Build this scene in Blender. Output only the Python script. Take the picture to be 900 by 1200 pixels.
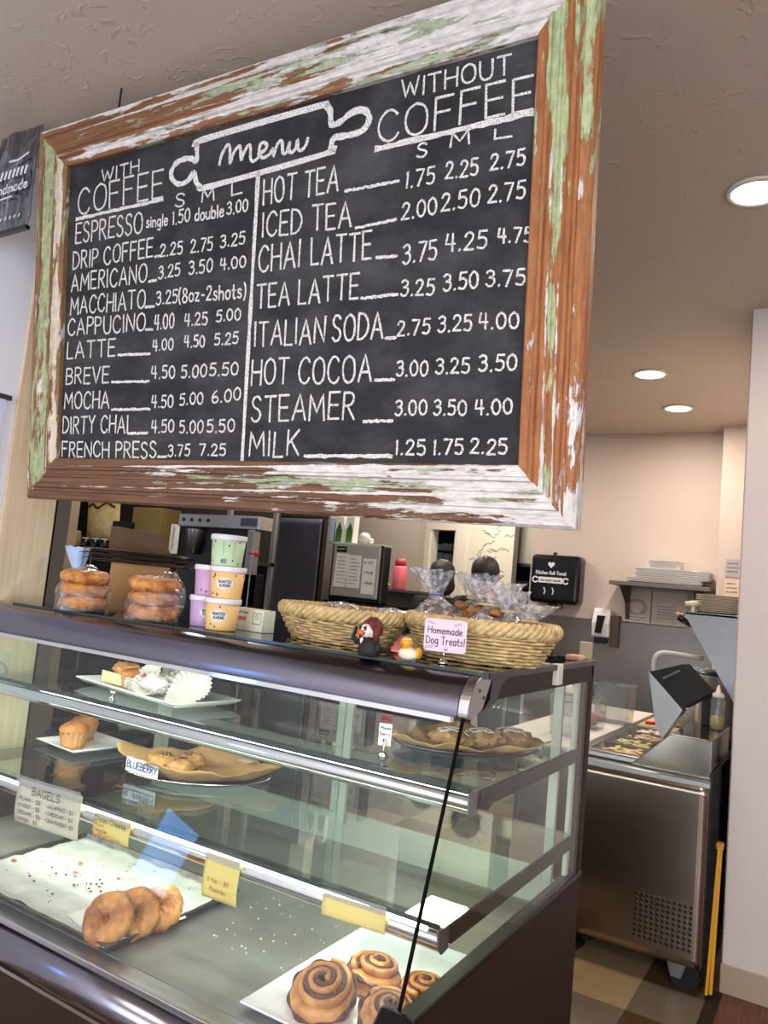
import bpy, math, random
from mathutils import Vector, Matrix, noise as mnoise

SC = bpy.context.scene
COL = SC.collection
PI = math.pi
for o in list(bpy.data.objects):
    bpy.data.objects.remove(o, do_unlink=True)

# ------------------------------------------------------------------ camera
def add_camera():
    cam = bpy.data.cameras.new('camera')
    cam.sensor_fit = 'VERTICAL'
    cam.sensor_height = 36.0
    cam.lens = 897.19 / 1200.0 * 36.0
    cam.clip_start = 0.02
    ob = bpy.data.objects.new('camera', cam)
    COL.objects.link(ob)
    yaw, pitch, roll = 0.552030951, 0.0957804395, 0.0930633982
    f = Vector((-math.sin(yaw)*math.cos(pitch), math.cos(yaw)*math.cos(pitch), math.sin(pitch)))
    r = Vector((math.cos(yaw), math.sin(yaw), 0))
    u = r.cross(f)
    c, s = math.cos(roll), math.sin(roll)
    r2 = c*r + s*u
    u2 = -s*r + c*u
    ob.matrix_world = Matrix(((r2.x, u2.x, -f.x, 0), (r2.y, u2.y, -f.y, 0), (r2.z, u2.z, -f.z, 1.56), (0, 0, 0, 1)))
    SC.camera = ob
add_camera()

# ------------------------------------------------------------------ world, light, exposure
SC.view_settings.view_transform = 'Standard'
SC.view_settings.look = 'None'
SC.view_settings.gamma = 1.0
SC.view_settings.use_curve_mapping = False
SC.view_settings.exposure = -0.12
SC.cycles.use_denoising = True
SC.cycles.transparent_max_bounces = 40
SC.cycles.max_bounces = 10
SC.cycles.caustics_reflective = False
SC.cycles.caustics_refractive = False
SC.cycles.sample_clamp_indirect = 4.0

W = bpy.data.worlds.new('world')
SC.world = W
W.use_nodes = True
bg = W.node_tree.nodes['Background']
bg.inputs[0].default_value = (0.80, 0.86, 1.0, 1)
bg.inputs[1].default_value = 0.6

def area(name, loc, target, sx, sy, power, color):
    l = bpy.data.lights.new(name, 'AREA')
    l.shape = 'RECTANGLE'
    l.size, l.size_y = sx, sy
    l.energy = power
    l.color = color
    o = bpy.data.objects.new(name, l)
    COL.objects.link(o)
    o.location = loc
    d = Vector(target) - Vector(loc)
    o.rotation_euler = d.to_track_quat('-Z', 'Y').to_euler()
    return o
# daylight through the shop front behind the camera
area('shop_window_daylight', (-1.4, -4.3, 1.55), (-1.4, 3, 1.6), 4.4, 2.0, 185, (0.80, 0.88, 1.0))
area('left_door_window', (-2.595, .05, 1.16), (3, .05, 1.16), .27, .30, 2.3, (0.16, 0.42, 1.0))
area('side_daylight_fill', (2.5, -1.3, 1.5), (-2, -.6, 2.0), 3.2, 1.9, 225, (0.78, 0.87, 1.0))  # unseen side daylight, added to light the left wall
# unseen warm lamps behind the camera, added to lift the dark ceiling
for lx, ly in ((-1.3, -1.6), (1.2, -1.2)):
    area('dining_fill_light', (lx, ly, 2.93), (lx, ly, 0), .9, .9, 60, (1.0, 0.87, 0.74))
# unseen lamps added to brighten the dark kitchen, out of view behind the board
for lx, ly in ((-3.6, 3.2), (-3.0, 5.0), (-2.9, 6.3)):
    area('kitchen_fill_light', (lx, ly, 2.93), (lx, ly, 0), .5, .5, 26, (1.0, 0.90, 0.78))

# ------------------------------------------------------------------ mesh builder
class MB:
    def __init__(s):
        s.v = []; s.f = []
    def add(s, vs, fs):
        n = len(s.v)
        s.v += [tuple(p) for p in vs]
        s.f += [tuple(i+n for i in f) for f in fs]
        return s
    def box(s, a, b, M=None):
        x0, y0, z0 = a; x1, y1, z1 = b
        vs = [Vector(p) for p in ((x0,y0,z0),(x1,y0,z0),(x1,y1,z0),(x0,y1,z0),(x0,y0,z1),(x1,y0,z1),(x1,y1,z1),(x0,y1,z1))]
        if M: vs = [M @ p for p in vs]
        return s.add(vs, [(0,3,2,1),(4,5,6,7),(0,1,5,4),(1,2,6,5),(2,3,7,6),(3,0,4,7)])
    def prism(s, poly, d):
        """closed polygon of 3D points pushed along d"""
        d = Vector(d); n = len(poly)
        a = [Vector(p) for p in poly]
        return s.add(a + [p+d for p in a], [tuple(range(n))[::-1], tuple(range(n, 2*n))] + [(i, (i+1) % n, n+(i+1) % n, n+i) for i in range(n)])
    def cyl(s, p0, p1, r0, r1=None, n=16, caps=True):
        r1 = r0 if r1 is None else r1
        p0, p1 = Vector(p0), Vector(p1)
        ax = (p1-p0).normalized()
        t = Vector((1,0,0)) if abs(ax.x) < .9 else Vector((0,1,0))
        u = ax.cross(t).normalized(); w = ax.cross(u)
        vs = []
        for p, r in ((p0, r0), (p1, r1)):
            for i in range(n):
                a = 2*PI*i/n
                vs.append(p + u*math.cos(a)*r + w*math.sin(a)*r)
        fs = [(i, (i+1) % n, n+(i+1) % n, n+i) for i in range(n)]
        if caps: fs += [tuple(range(n))[::-1], tuple(range(n, 2*n))]
        return s.add(vs, fs)
    def tube(s, pts, r, n=8, closed=False, flat=1.0):
        P = [Vector(p) for p in pts]; m = len(P)
        rad = r if hasattr(r, '__len__') else [r]*m
        vs = []; prev = None
        for i in range(m):
            if closed: t = P[(i+1) % m] - P[i-1]
            else: t = P[min(i+1, m-1)] - P[max(i-1, 0)]
            if t.length < 1e-9: t = Vector((0,0,1))
            t.normalize()
            if prev is None:
                k = Vector((0,0,1)) if abs(t.z) < .9 else Vector((1,0,0))
                u = (k - t*k.dot(t)).normalized()
            else:
                u = prev - t*prev.dot(t)
                u = u.normalized() if u.length > 1e-6 else prev
            prev = u; w = t.cross(u)
            for j in range(n):
                a = 2*PI*j/n
                vs.append(P[i] + u*math.cos(a)*rad[i]*flat + w*math.sin(a)*rad[i])
        fs = []
        for i in range(m if closed else m-1):
            for j in range(n):
                k = (i+1) % m
                fs.append((i*n+j, i*n+(j+1) % n, k*n+(j+1) % n, k*n+j))
        if not closed:
            fs += [tuple(range(n))[::-1], tuple(range((m-1)*n, m*n))]
        return s.add(vs, fs)
    def lathe(s, prof, c=(0,0,0), n=32, sx=1, sy=1, flute=0, nf=20, rz=0):
        """profile of (radius, z) turned about z; flute = ripple depth"""
        vs = []; m = len(prof)
        for r, z in prof:
            for i in range(n):
                a = 2*PI*i/n
                q = r*(1 + flute*math.cos(nf*a)) if flute else r
                x, y = q*math.cos(a)*sx, q*math.sin(a)*sy
                if rz: x, y = x*math.cos(rz)-y*math.sin(rz), x*math.sin(rz)+y*math.cos(rz)
                vs.append((c[0]+x, c[1]+y, c[2]+z))
        fs = []
        for i in range(m-1):
            for j in range(n):
                fs.append((i*n+j, i*n+(j+1) % n, (i+1)*n+(j+1) % n, (i+1)*n+j))
        fs += [tuple(range(n))[::-1], tuple(range((m-1)*n, m*n))]
        return s.add(vs, fs)
    def ball(s, c, r, n=20, amp=0, freq=3, seed=0, M=None, m=None):
        m = m or n//2
        rx, ry, rz = r if hasattr(r, '__len__') else (r, r, r)
        vs = []
        for i in range(m+1):
            th = PI*i/m
            for j in range(n):
                a = 2*PI*j/n
                d = Vector((math.sin(th)*math.cos(a), math.sin(th)*math.sin(a), math.cos(th)))
                k = 1 + (amp*mnoise.noise(d*freq + Vector((seed*7.3, seed*1.7, seed))) if amp else 0)
                p = Vector((d.x*rx*k, d.y*ry*k, d.z*rz*k))
                if M: p = M @ p
                vs.append(p + Vector(c))
        fs = []
        for i in range(m):
            for j in range(n):
                fs.append((i*n+j, (i+1)*n+j, (i+1)*n+(j+1) % n, i*n+(j+1) % n))
        return s.add(vs, fs)
    def grid(s, fn, nu, nv):
        vs = [fn(i/nu, j/nv) for i in range(nu+1) for j in range(nv+1)]
        w = nv+1
        return s.add(vs, [(i*w+j, (i+1)*w+j, (i+1)*w+j+1, i*w+j+1) for i in range(nu) for j in range(nv)])
    def ribbon(s, pts, width, nrm, jit=0.0, rng=random):
        P = [Vector(p) for p in pts]; m = len(P); N = Vector(nrm)
        if m < 2: return s
        vs = []
        for i in range(m):
            t = P[min(i+1, m-1)] - P[max(i-1, 0)]
            if t.length < 1e-9: t = Vector((1,0,0))
            t.normalize()
            u = N.cross(t) * width * .5 * (1 + jit*(rng.random()-.5))
            e = t*width*.35 if i == m-1 else (-t*width*.35 if i == 0 else Vector((0,0,0)))
            vs += [P[i]+u+e, P[i]-u+e]
        return s.add(vs, [(2*i, 2*i+1, 2*i+3, 2*i+2) for i in range(m-1)])
    def build(s, name, m, parent=None, smooth=False, bevel=0, seg=2, solid=0, sub=0, base=None):
        """one mesh object; world coordinates unless parent is given (then relative to the parent's base)"""
        off = Vector((0,0,0))
        p = parent
        while p is not None:
            off += p.location
            p = p.parent
        if base is not None: off = off + Vector(base)
        me = bpy.data.meshes.new(name)
        me.from_pydata([tuple(Vector(q)-off) for q in s.v], [], s.f)
        me.update()
        if smooth:
            me.polygons.foreach_set('use_smooth', [True]*len(me.polygons))
        o = bpy.data.objects.new(name, me)
        COL.objects.link(o)
        if parent is not None: o.parent = parent
        if base is not None: o.location = base
        if m: me.materials.append(m)
        if solid:
            k = o.modifiers.new('solid', 'SOLIDIFY'); k.thickness = solid; k.offset = 0
        if bevel:
            k = o.modifiers.new('bevel', 'BEVEL'); k.width = bevel; k.segments = seg; k.limit_method = 'ANGLE'; k.angle_limit = .6
        if sub:
            k = o.modifiers.new('sub', 'SUBSURF'); k.levels = k.render_levels = sub
        return o

def tag(o, label, cat, group=None, kind=None):
    o['label'] = label; o['category'] = cat
    if group: o['group'] = group
    if kind: o['kind'] = kind
    return o
def thing(name, label, cat, loc=(0,0,0), group=None):
    o = bpy.data.objects.new(name, None)
    o.empty_display_size = .05
    COL.objects.link(o)
    o.location = loc
    return tag(o, label, cat, group)
def struct(o):
    o['kind'] = 'structure'
    return o
def copy_tree(src, loc, label, rot=None, group=None, scale=None, kids=True):
    c = src.copy(); COL.objects.link(c)
    c.location = loc
    if rot is not None: c.rotation_euler = rot
    if scale is not None: c.scale = scale
    if label: c['label'] = label
    if group: c['group'] = group
    if kids:
        for ch in list(src.children):
            d = ch.copy(); COL.objects.link(d); d.parent = c
            for g in list(ch.children):
                e = g.copy(); COL.objects.link(e); e.parent = d
    return c
def Rz(a): return Matrix.Rotation(a, 4, 'Z')
def TR(loc, rz=0, rx=0, ry=0):
    return Matrix.Translation(loc) @ Matrix.Rotation(rz, 4, 'Z') @ Matrix.Rotation(ry, 4, 'Y') @ Matrix.Rotation(rx, 4, 'X')

# ------------------------------------------------------------------ materials
def lin(c):
    out = []
    for x in c[:3]:
        x /= 255.0
        out.append(x/12.92 if x <= .04045 else ((x+.055)/1.055)**2.4)
    return (*out, 1)
def mat(name, c, rough=.5, metal=0, bump=0, bscale=40, var=0, vscale=8, stretch=(1,1,1), spec=.5, trans=0, coat=0, c2=None, emit=0, aniso=0):
    m = bpy.data.materials.new(name); m.use_nodes = True
    nt = m.node_tree; b = nt.nodes['Principled BSDF']
    b.inputs['Base Color'].default_value = lin(c)
    b.inputs['Roughness'].default_value = rough
    b.inputs['Metallic'].default_value = metal
    b.inputs['Specular IOR Level'].default_value = spec
    b.inputs['Transmission Weight'].default_value = trans
    b.inputs['Coat Weight'].default_value = coat
    if emit:
        b.inputs['Emission Color'].default_value = lin(c); b.inputs['Emission Strength'].default_value = emit
    if bump or var or c2:
        tc = nt.nodes.new('ShaderNodeTexCoord'); mp = nt.nodes.new('ShaderNodeMapping')
        mp.inputs['Scale'].default_value = stretch
        nt.links.new(tc.outputs['Object'], mp.inputs[0])
        if var or c2:
            nz = nt.nodes.new('ShaderNodeTexNoise'); nz.inputs['Scale'].default_value = vscale; nz.inputs['Detail'].default_value = 6
            nt.links.new(mp.outputs[0], nz.inputs['Vector'])
            rp = nt.nodes.new('ShaderNodeValToRGB')
            d = c2 or tuple(max(0, x*(1-var)) for x in c)
            rp.color_ramp.elements[0].position = .35; rp.color_ramp.elements[1].position = .68
            rp.color_ramp.elements[0].color = lin(d); rp.color_ramp.elements[1].color = lin(c)
            nt.links.new(nz.outputs['Fac'], rp.inputs[0]); nt.links.new(rp.outputs[0], b.inputs['Base Color'])
        if bump:
            n2 = nt.nodes.new('ShaderNodeTexNoise'); n2.inputs['Scale'].default_value = bscale; n2.inputs['Detail'].default_value = 4
            nt.links.new(mp.outputs[0], n2.inputs['Vector'])
            bp = nt.nodes.new('ShaderNodeBump'); bp.inputs['Strength'].default_value = bump; bp.inputs['Distance'].default_value = .01
            nt.links.new(n2.outputs['Fac'], bp.inputs['Height']); nt.links.new(bp.outputs[0], b.inputs['Normal'])
    return m
def glass(name, tint=(235,245,240), refl=1.0, film=0.0, rough=0.0, bump=0, bscale=30, filmc=(230,230,235), ior=1.5, fb=0):
    """thin clear sheet: transparent with a fresnel reflection, film = share of milky diffuse"""
    m = bpy.data.materials.new(name); m.use_nodes = True
    nt = m.node_tree; N = nt.nodes; L = nt.links
    N.remove(N['Principled BSDF'])
    out = N['Material Output']
    t = N.new('ShaderNodeBsdfTransparent'); t.inputs[0].default_value = lin(tint)
    g = N.new('ShaderNodeBsdfGlossy'); g.inputs['Roughness'].default_value = rough; g.inputs['Color'].default_value = (refl, refl, refl, 1)
    fr = N.new('ShaderNodeFresnel'); fr.inputs['IOR'].default_value = ior
    gm = N.new('ShaderNodeNewGeometry'); mi = N.new('ShaderNodeMapRange')
    mi.inputs[3].default_value = ior; mi.inputs[4].default_value = 1/ior
    L.new(gm.outputs['Backfacing'], mi.inputs[0]); L.new(mi.outputs[0], fr.inputs['IOR'])
    mx = N.new('ShaderNodeMixShader')
    L.new(fr.outputs[0], mx.inputs[0])
    base = t
    if film:
        d = N.new('ShaderNodeBsdfDiffuse'); d.inputs[0].default_value = lin(filmc)
        m2 = N.new('ShaderNodeMixShader'); m2.inputs[0].default_value = film
        if fb:
            nz0 = N.new('ShaderNodeTexNoise'); nz0.inputs['Scale'].default_value = fb; nz0.inputs['Detail'].default_value = 3
            tc0 = N.new('ShaderNodeTexCoord'); L.new(tc0.outputs['Object'], nz0.inputs['Vector'])
            rp = N.new('ShaderNodeMapRange'); rp.inputs[1].default_value = .45; rp.inputs[2].default_value = .7; rp.inputs[3].default_value = film*.35; rp.inputs[4].default_value = min(1, film*2.2)
            L.new(nz0.outputs['Fac'], rp.inputs[0]); L.new(rp.outputs[0], m2.inputs[0])
        L.new(t.outputs[0], m2.inputs[1]); L.new(d.outputs[0], m2.inputs[2]); base = m2
    L.new(base.outputs[0], mx.inputs[1]); L.new(g.outputs[0], mx.inputs[2])
    if bump:
        tc = N.new('ShaderNodeTexCoord'); nz = N.new('ShaderNodeTexNoise'); nz.inputs['Scale'].default_value = bscale; nz.inputs['Detail'].default_value = 3
        L.new(tc.outputs['Object'], nz.inputs['Vector'])
        bp = N.new('ShaderNodeBump'); bp.inputs['Strength'].default_value = bump; bp.inputs['Distance'].default_value = .02
        L.new(nz.outputs['Fac'], bp.inputs['Height'])
        L.new(bp.outputs[0], g.inputs['Normal']); L.new(bp.outputs[0], fr.inputs['Normal'])
    L.new(mx.outputs[0], out.inputs[0])
    return m
def emis(name, c, s):
    m = bpy.data.materials.new(name); m.use_nodes = True
    nt = m.node_tree; nt.nodes.remove(nt.nodes['Principled BSDF'])
    e = nt.nodes.new('ShaderNodeEmission'); e.inputs[0].default_value = lin(c); e.inputs[1].default_value = s
    nt.links.new(e.outputs[0], nt.nodes['Material Output'].inputs[0])
    return m

def chalk_mat():
    m = bpy.data.materials.new('chalk'); m.use_nodes = True
    nt = m.node_tree; N = nt.nodes; L = nt.links
    b = N['Principled BSDF']; b.inputs['Base Color'].default_value = lin((232,228,222)); b.inputs['Roughness'].default_value = .95
    t = N.new('ShaderNodeBsdfTransparent'); mx = N.new('ShaderNodeMixShader')
    tc = N.new('ShaderNodeTexCoord'); nz = N.new('ShaderNodeTexNoise'); nz.inputs['Scale'].default_value = 420; nz.inputs['Detail'].default_value = 3
    mr = N.new('ShaderNodeMapRange'); mr.inputs[1].default_value = .36; mr.inputs[2].default_value = .52; mr.inputs[3].default_value = .25; mr.inputs[4].default_value = 1.0
    L.new(tc.outputs['Object'], nz.inputs['Vector']); L.new(nz.outputs['Fac'], mr.inputs[0]); L.new(mr.outputs[0], mx.inputs[0])
    L.new(t.outputs[0], mx.inputs[1]); L.new(b.outputs[0], mx.inputs[2]); L.new(mx.outputs[0], N['Material Output'].inputs[0])
    return m

def slate_mat():
    m = mat('chalkboard slate', (25,25,28), .75, bump=.05, bscale=200)
    nt = m.node_tree; N = nt.nodes; L = nt.links; b = N['Principled BSDF']
    tc = N.new('ShaderNodeTexCoord'); mp = N.new('ShaderNodeMapping'); mp.inputs['Scale'].default_value = (1, 1, 1.6)
    a = N.new('ShaderNodeTexNoise'); a.inputs['Scale'].default_value = 5; a.inputs['Detail'].default_value = 7; a.inputs['Roughness'].default_value = .65
    L.new(tc.outputs['Object'], mp.inputs[0]); L.new(mp.outputs[0], a.inputs['Vector'])
    r = N.new('ShaderNodeValToRGB'); r.color_ramp.elements[0].position = .42; r.color_ramp.elements[0].color = lin((22,22,25))
    r.color_ramp.elements[1].position = .82; r.color_ramp.elements[1].color = lin((76,74,75))
    L.new(a.outputs['Fac'], r.inputs[0]); L.new(r.outputs[0], b.inputs['Base Color'])
    return m

def peel_mat(name, axis, wood, wood2, white, green, wc=(226,219,212), gc=(176,186,152), grad=0.0, gpos=0.0, ggrad=0.0, seed=0, across=(1,0), wb=(), gb=()):
    """old painted wood: white over mint green over bare grain; white/green = coverage 0..1, grad shifts the white along the rail"""
    m = bpy.data.materials.new(name); m.use_nodes = True
    nt = m.node_tree; N = nt.nodes; L = nt.links; b = N['Principled BSDF']; b.inputs['Roughness'].default_value = .7
    tc = N.new('ShaderNodeTexCoord')
    def mapping(sc, off=0):
        p = N.new('ShaderNodeMapping'); p.inputs['Scale'].default_value = sc; p.inputs['Location'].default_value = (seed+off, seed*2.1+off, seed*.7)
        L.new(tc.outputs['Object'], p.inputs[0]); return p
    lo, hi = (3, 1)
    st = (lambda a, c: (a, c, c)) if axis == 'x' else (lambda a, c: (c, c, a))
    def nz(sc, scale, det=5, rough=.6, off=0):
        n = N.new('ShaderNodeTexNoise'); n.inputs['Scale'].default_value = scale; n.inputs['Detail'].default_value = det; n.inputs['Roughness'].default_value = rough
        L.new(mapping(sc, off).outputs[0], n.inputs['Vector']); return n.outputs['Fac']
    def math_(op, a, bb):
        q = N.new('ShaderNodeMath'); q.operation = op
        for i, v in enumerate((a, bb)):
            if isinstance(v, (int, float)): q.inputs[i].default_value = v
            else: L.new(v, q.inputs[i])
        return q.outputs[0]
    def step(v, thr, soft=.012):
        r = N.new('ShaderNodeMapRange'); r.inputs[1].default_value = thr-soft; r.inputs[2].default_value = thr+soft
        L.new(v, r.inputs[0]); return r.outputs[0]
    def mix(f, a, bb):
        x = N.new('ShaderNodeMix'); x.data_type = 'RGBA'
        L.new(f, x.inputs[0])
        for i, v in ((6, a), (7, bb)):
            if isinstance(v, tuple): x.inputs[i].default_value = lin(v)
            else: L.new(v, x.inputs[i])
        return x.outputs[2]
    grain = nz(st(1.2, 30), 3.0, 8, .7)
    gr = N.new('ShaderNodeMapRange'); gr.inputs[1].default_value = .3; gr.inputs[2].default_value = .7; L.new(grain, gr.inputs[0])
    woodc = mix(gr.outputs[0], wood2, wood)
    sep = N.new('ShaderNodeSeparateXYZ'); L.new(tc.outputs['Object'], sep.inputs[0])
    pos = sep.outputs[0] if axis == 'x' else sep.outputs[2]
    g = math_('MULTIPLY', math_('SUBTRACT', pos, gpos), grad)
    g2 = math_('MULTIPLY', math_('SUBTRACT', pos, gpos), ggrad)
    # distance across the moulding, for paint that survives along some of its beads
    ac = sep.outputs[2] if axis == 'x' else sep.outputs[0]
    dd = math_('MULTIPLY', math_('SUBTRACT', ac, across[1]), across[0])
    def bands(base, lst):
        for c, wd, amt in lst:
            q = N.new('ShaderNodeMapRange'); q.interpolation_type = 'SMOOTHSTEP'
            q.inputs[1].default_value = 0; q.inputs[2].default_value = wd; q.inputs[3].default_value = amt; q.inputs[4].default_value = 0
            L.new(math_('ABSOLUTE', math_('SUBTRACT', dd, c), 0), q.inputs[0])
            base = math_('ADD', base, q.outputs[0])
        return base
    g = bands(g, wb); g2 = bands(g2, gb)
    n1 = nz(st(3.2, 20), 1.7, 10, .7)
    n2 = nz(st(2.2, 18), 1.7, 9, .66, off=9)
    gmask = step(math_('ADD', n2, g2), .5 + (.5-green)*.42)
    wmask = step(math_('ADD', n1, g), .5 + (.5-white)*.42)
    dirt = nz(st(5, 12), 6, 8, .7, off=3)
    dr = N.new('ShaderNodeMapRange'); dr.inputs[1].default_value = .35; dr.inputs[2].default_value = .6; L.new(dirt, dr.inputs[0])
    gcol = mix(dr.outputs[0], tuple(int(x*.78) for x in gc), gc)
    wcol = mix(dr.outputs[0], tuple(int(x*.86) for x in wc), wc)
    c1 = mix(gmask, woodc, gcol)
    c2 = mix(wmask, c1, wcol)
    L.new(c2, b.inputs['Base Color'])
    h = math_('ADD', math_('MULTIPLY', wmask, .6), math_('ADD', math_('MULTIPLY', gmask, .4), math_('MULTIPLY', grain, .5)))
    bp = N.new('ShaderNodeBump'); bp.inputs['Strength'].default_value = .7; bp.inputs['Distance'].default_value = .003
    L.new(h, bp.inputs['Height']); L.new(bp.outputs[0], b.inputs['Normal'])
    return m

M = {}
M['chalk'] = chalk_mat()
M['slate'] = slate_mat()
M['steel'] = mat('brushed steel', (178,176,176), .3, 1, bump=.04, bscale=60, stretch=(1,1,14))
M['steel_wavy'] = mat('bent steel sheet', (172,165,158), .16, 1, bump=.25, bscale=1.6, stretch=(1,1,1.6))
M['steel_dull'] = mat('dull steel', (150,148,148), .42, 1, bump=.05, bscale=90)
M['steel_dark'] = mat('dark steel', (92,92,100), .3, 1, bump=.08, bscale=6)
M['roll'] = mat('satin metal cover', (124,121,130), .2, 1)
M['chrome'] = mat('chrome', (215,215,215), .08, 1)
M['deck'] = mat('stainless deck', (150,148,140), .42, .55, var=.16, vscale=6, bump=.06, bscale=120)
M['brown'] = mat('dark brown laminate', (46,29,23), .55, bump=.03, bscale=150, spec=.2)
M['black'] = mat('black trim', (16,15,15), .3)
M['blackmat'] = mat('black matte', (18,17,18), .7)
M['blackgl'] = mat('glossy black plastic', (10,10,12), .2)
M['worn'] = mat('worn dark metal rim', (40,38,36), .3, .6, var=.4, vscale=30)
M['bracket'] = mat('taupe metal', (50,40,32), .5, .1, var=.15, vscale=30, spec=.2)
M['edge_black'] = mat('black glass edge', (7,7,8), .8, spec=.1)
M['white'] = mat('white painted', (220,218,205), .5)
M['door_white'] = mat('white plastic profile', (206,210,196), .45)
M['porcelain'] = mat('white porcelain', (240,240,242), .12, coat=.3)
M['glass'] = glass('case glass', (252,254,253), ior=1.32)
M['glass_end'] = glass('case end glass', (250,253,251), ior=1.16)
M['glass_shelf'] = glass('shelf glass', (240,249,245))
M['top_glass'] = glass('tinted top glass', (60,62,62), ior=1.6)
M['glass_edge'] = mat('glass edge', (30,44,40), .15)
M['bag'] = glass('clear bag film', (250,250,252), film=.09, rough=.08, bump=1.0, bscale=38, fb=45)
M['bag2'] = glass('crinkled bag film', (244,244,246), film=.30, rough=.09, bump=1.0, bscale=60, filmc=(235,232,232), fb=60)
M['sleeve'] = glass('clear plastic sleeve', (240,240,240), film=.16)
M['clearbox'] = glass('clear container', (225,230,230), film=.14, ior=1.45)
M['parch'] = mat('parchment paper', (204,204,196), .6, bump=.35, bscale=14, var=.06, vscale=20)
M['kraft'] = mat('kraft paper', (176,132,84), .8, bump=.2, bscale=30, var=.08, vscale=10)
M['kraft_lit'] = mat('kraft liner', (208,164,106), .75, bump=.25, bscale=18, var=.08, vscale=10)
M['kraft_dark'] = mat('brown folded bag', (96,70,52), .8, var=.15, vscale=10)
M['kraft_in'] = mat('bag inside', (58,40,32), .9)
M['bagel_x'] = mat('baked bagel crust', (196,128,62), .42, bump=.5, bscale=30, c2=(142,80,34), vscale=14)
M['bagel_pale'] = mat('baked bagel side', (214,160,92), .5, bump=.4, bscale=30, c2=(178,118,58), vscale=16)
M['bun'] = mat('bagged bagel crust', (222,160,88), .5, bump=.6, bscale=70, c2=(166,94,40), vscale=30)
M['roll_dough'] = mat('baked roll dough', (214,156,86), .38, bump=.4, bscale=50, c2=(160,94,42), vscale=26)
M['cinnamon'] = mat('cinnamon filling', (92,46,24), .35, bump=.6, bscale=70, var=.3, vscale=40)
M['muffin'] = mat('muffin top', (206,140,66), .5, bump=.6, bscale=60, c2=(168,96,40), vscale=20)
M['cup'] = mat('browned paper cup', (196,142,84), .7, var=.15, vscale=30)
M['cup_white'] = mat('white paper cup', (206,200,188), .8)
M['pastry'] = mat('flaky pastry', (198,158,108), .5, bump=.8, bscale=70, c2=(140,92,54), vscale=40)
M['pastry2'] = mat('blueberry scone', (232,182,108), .5, bump=.7, bscale=60, c2=(178,116,56), vscale=25)
M['icing'] = mat('white icing', (222,214,206), .4)
M['wicker'] = mat('wicker', (226,194,132), .55, var=.25, vscale=40, bump=.2, bscale=200)
M['wicker_rim'] = mat('wicker rim', (232,200,138), .5, var=.22, vscale=60, bump=.2, bscale=200)
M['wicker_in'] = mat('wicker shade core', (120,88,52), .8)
M['treat'] = mat('dog treat', (186,124,70), .7, var=.35, vscale=30, bump=.3, bscale=60)
M['paper'] = mat('white paper', (222,219,214), .8)
M['pinkcard'] = mat('pale pink card', (228,206,216), .7)
M['yellow_card'] = mat('yellow card', (226,204,116), .75, var=.05, vscale=10)
M['grey_card'] = mat('cream card', (206,198,174), .8, var=.06, vscale=8)
M['ink'] = mat('dark ink', (44,44,62), .8)
M['ink_red'] = mat('red ink', (170,70,52), .8)
M['ink_blue'] = mat('blue ink', (62,84,150), .8)
M['ink_grey'] = mat('grey print', (120,112,120), .8)
M['ink_white'] = mat('white print', (226,226,230), .7)
M['ink_purple'] = mat('purple ink', (150,110,190), .8)
M['red'] = mat('red plastic', (196,36,40), .4)
M['pink'] = mat('pink bottle', (222,108,124), .4)
M['yellow'] = mat('yellow plastic', (218,160,30), .45)
M['green'] = mat('green carton', (86,128,52), .5, c2=(48,92,30), vscale=12)
M['skin'] = mat('skin', (206,156,130), .55)
M['hair'] = mat('dark hair', (26,18,18), .55, bump=.6, bscale=80, stretch=(1,1,.3))
M['shirt'] = mat('black shirt', (24,24,28), .85)
M['trousers'] = mat('dark trousers', (32,34,46), .85)
M['bluebag'] = mat('pale blue plastic', (190,214,250), .35, bump=.5, bscale=30)

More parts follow.
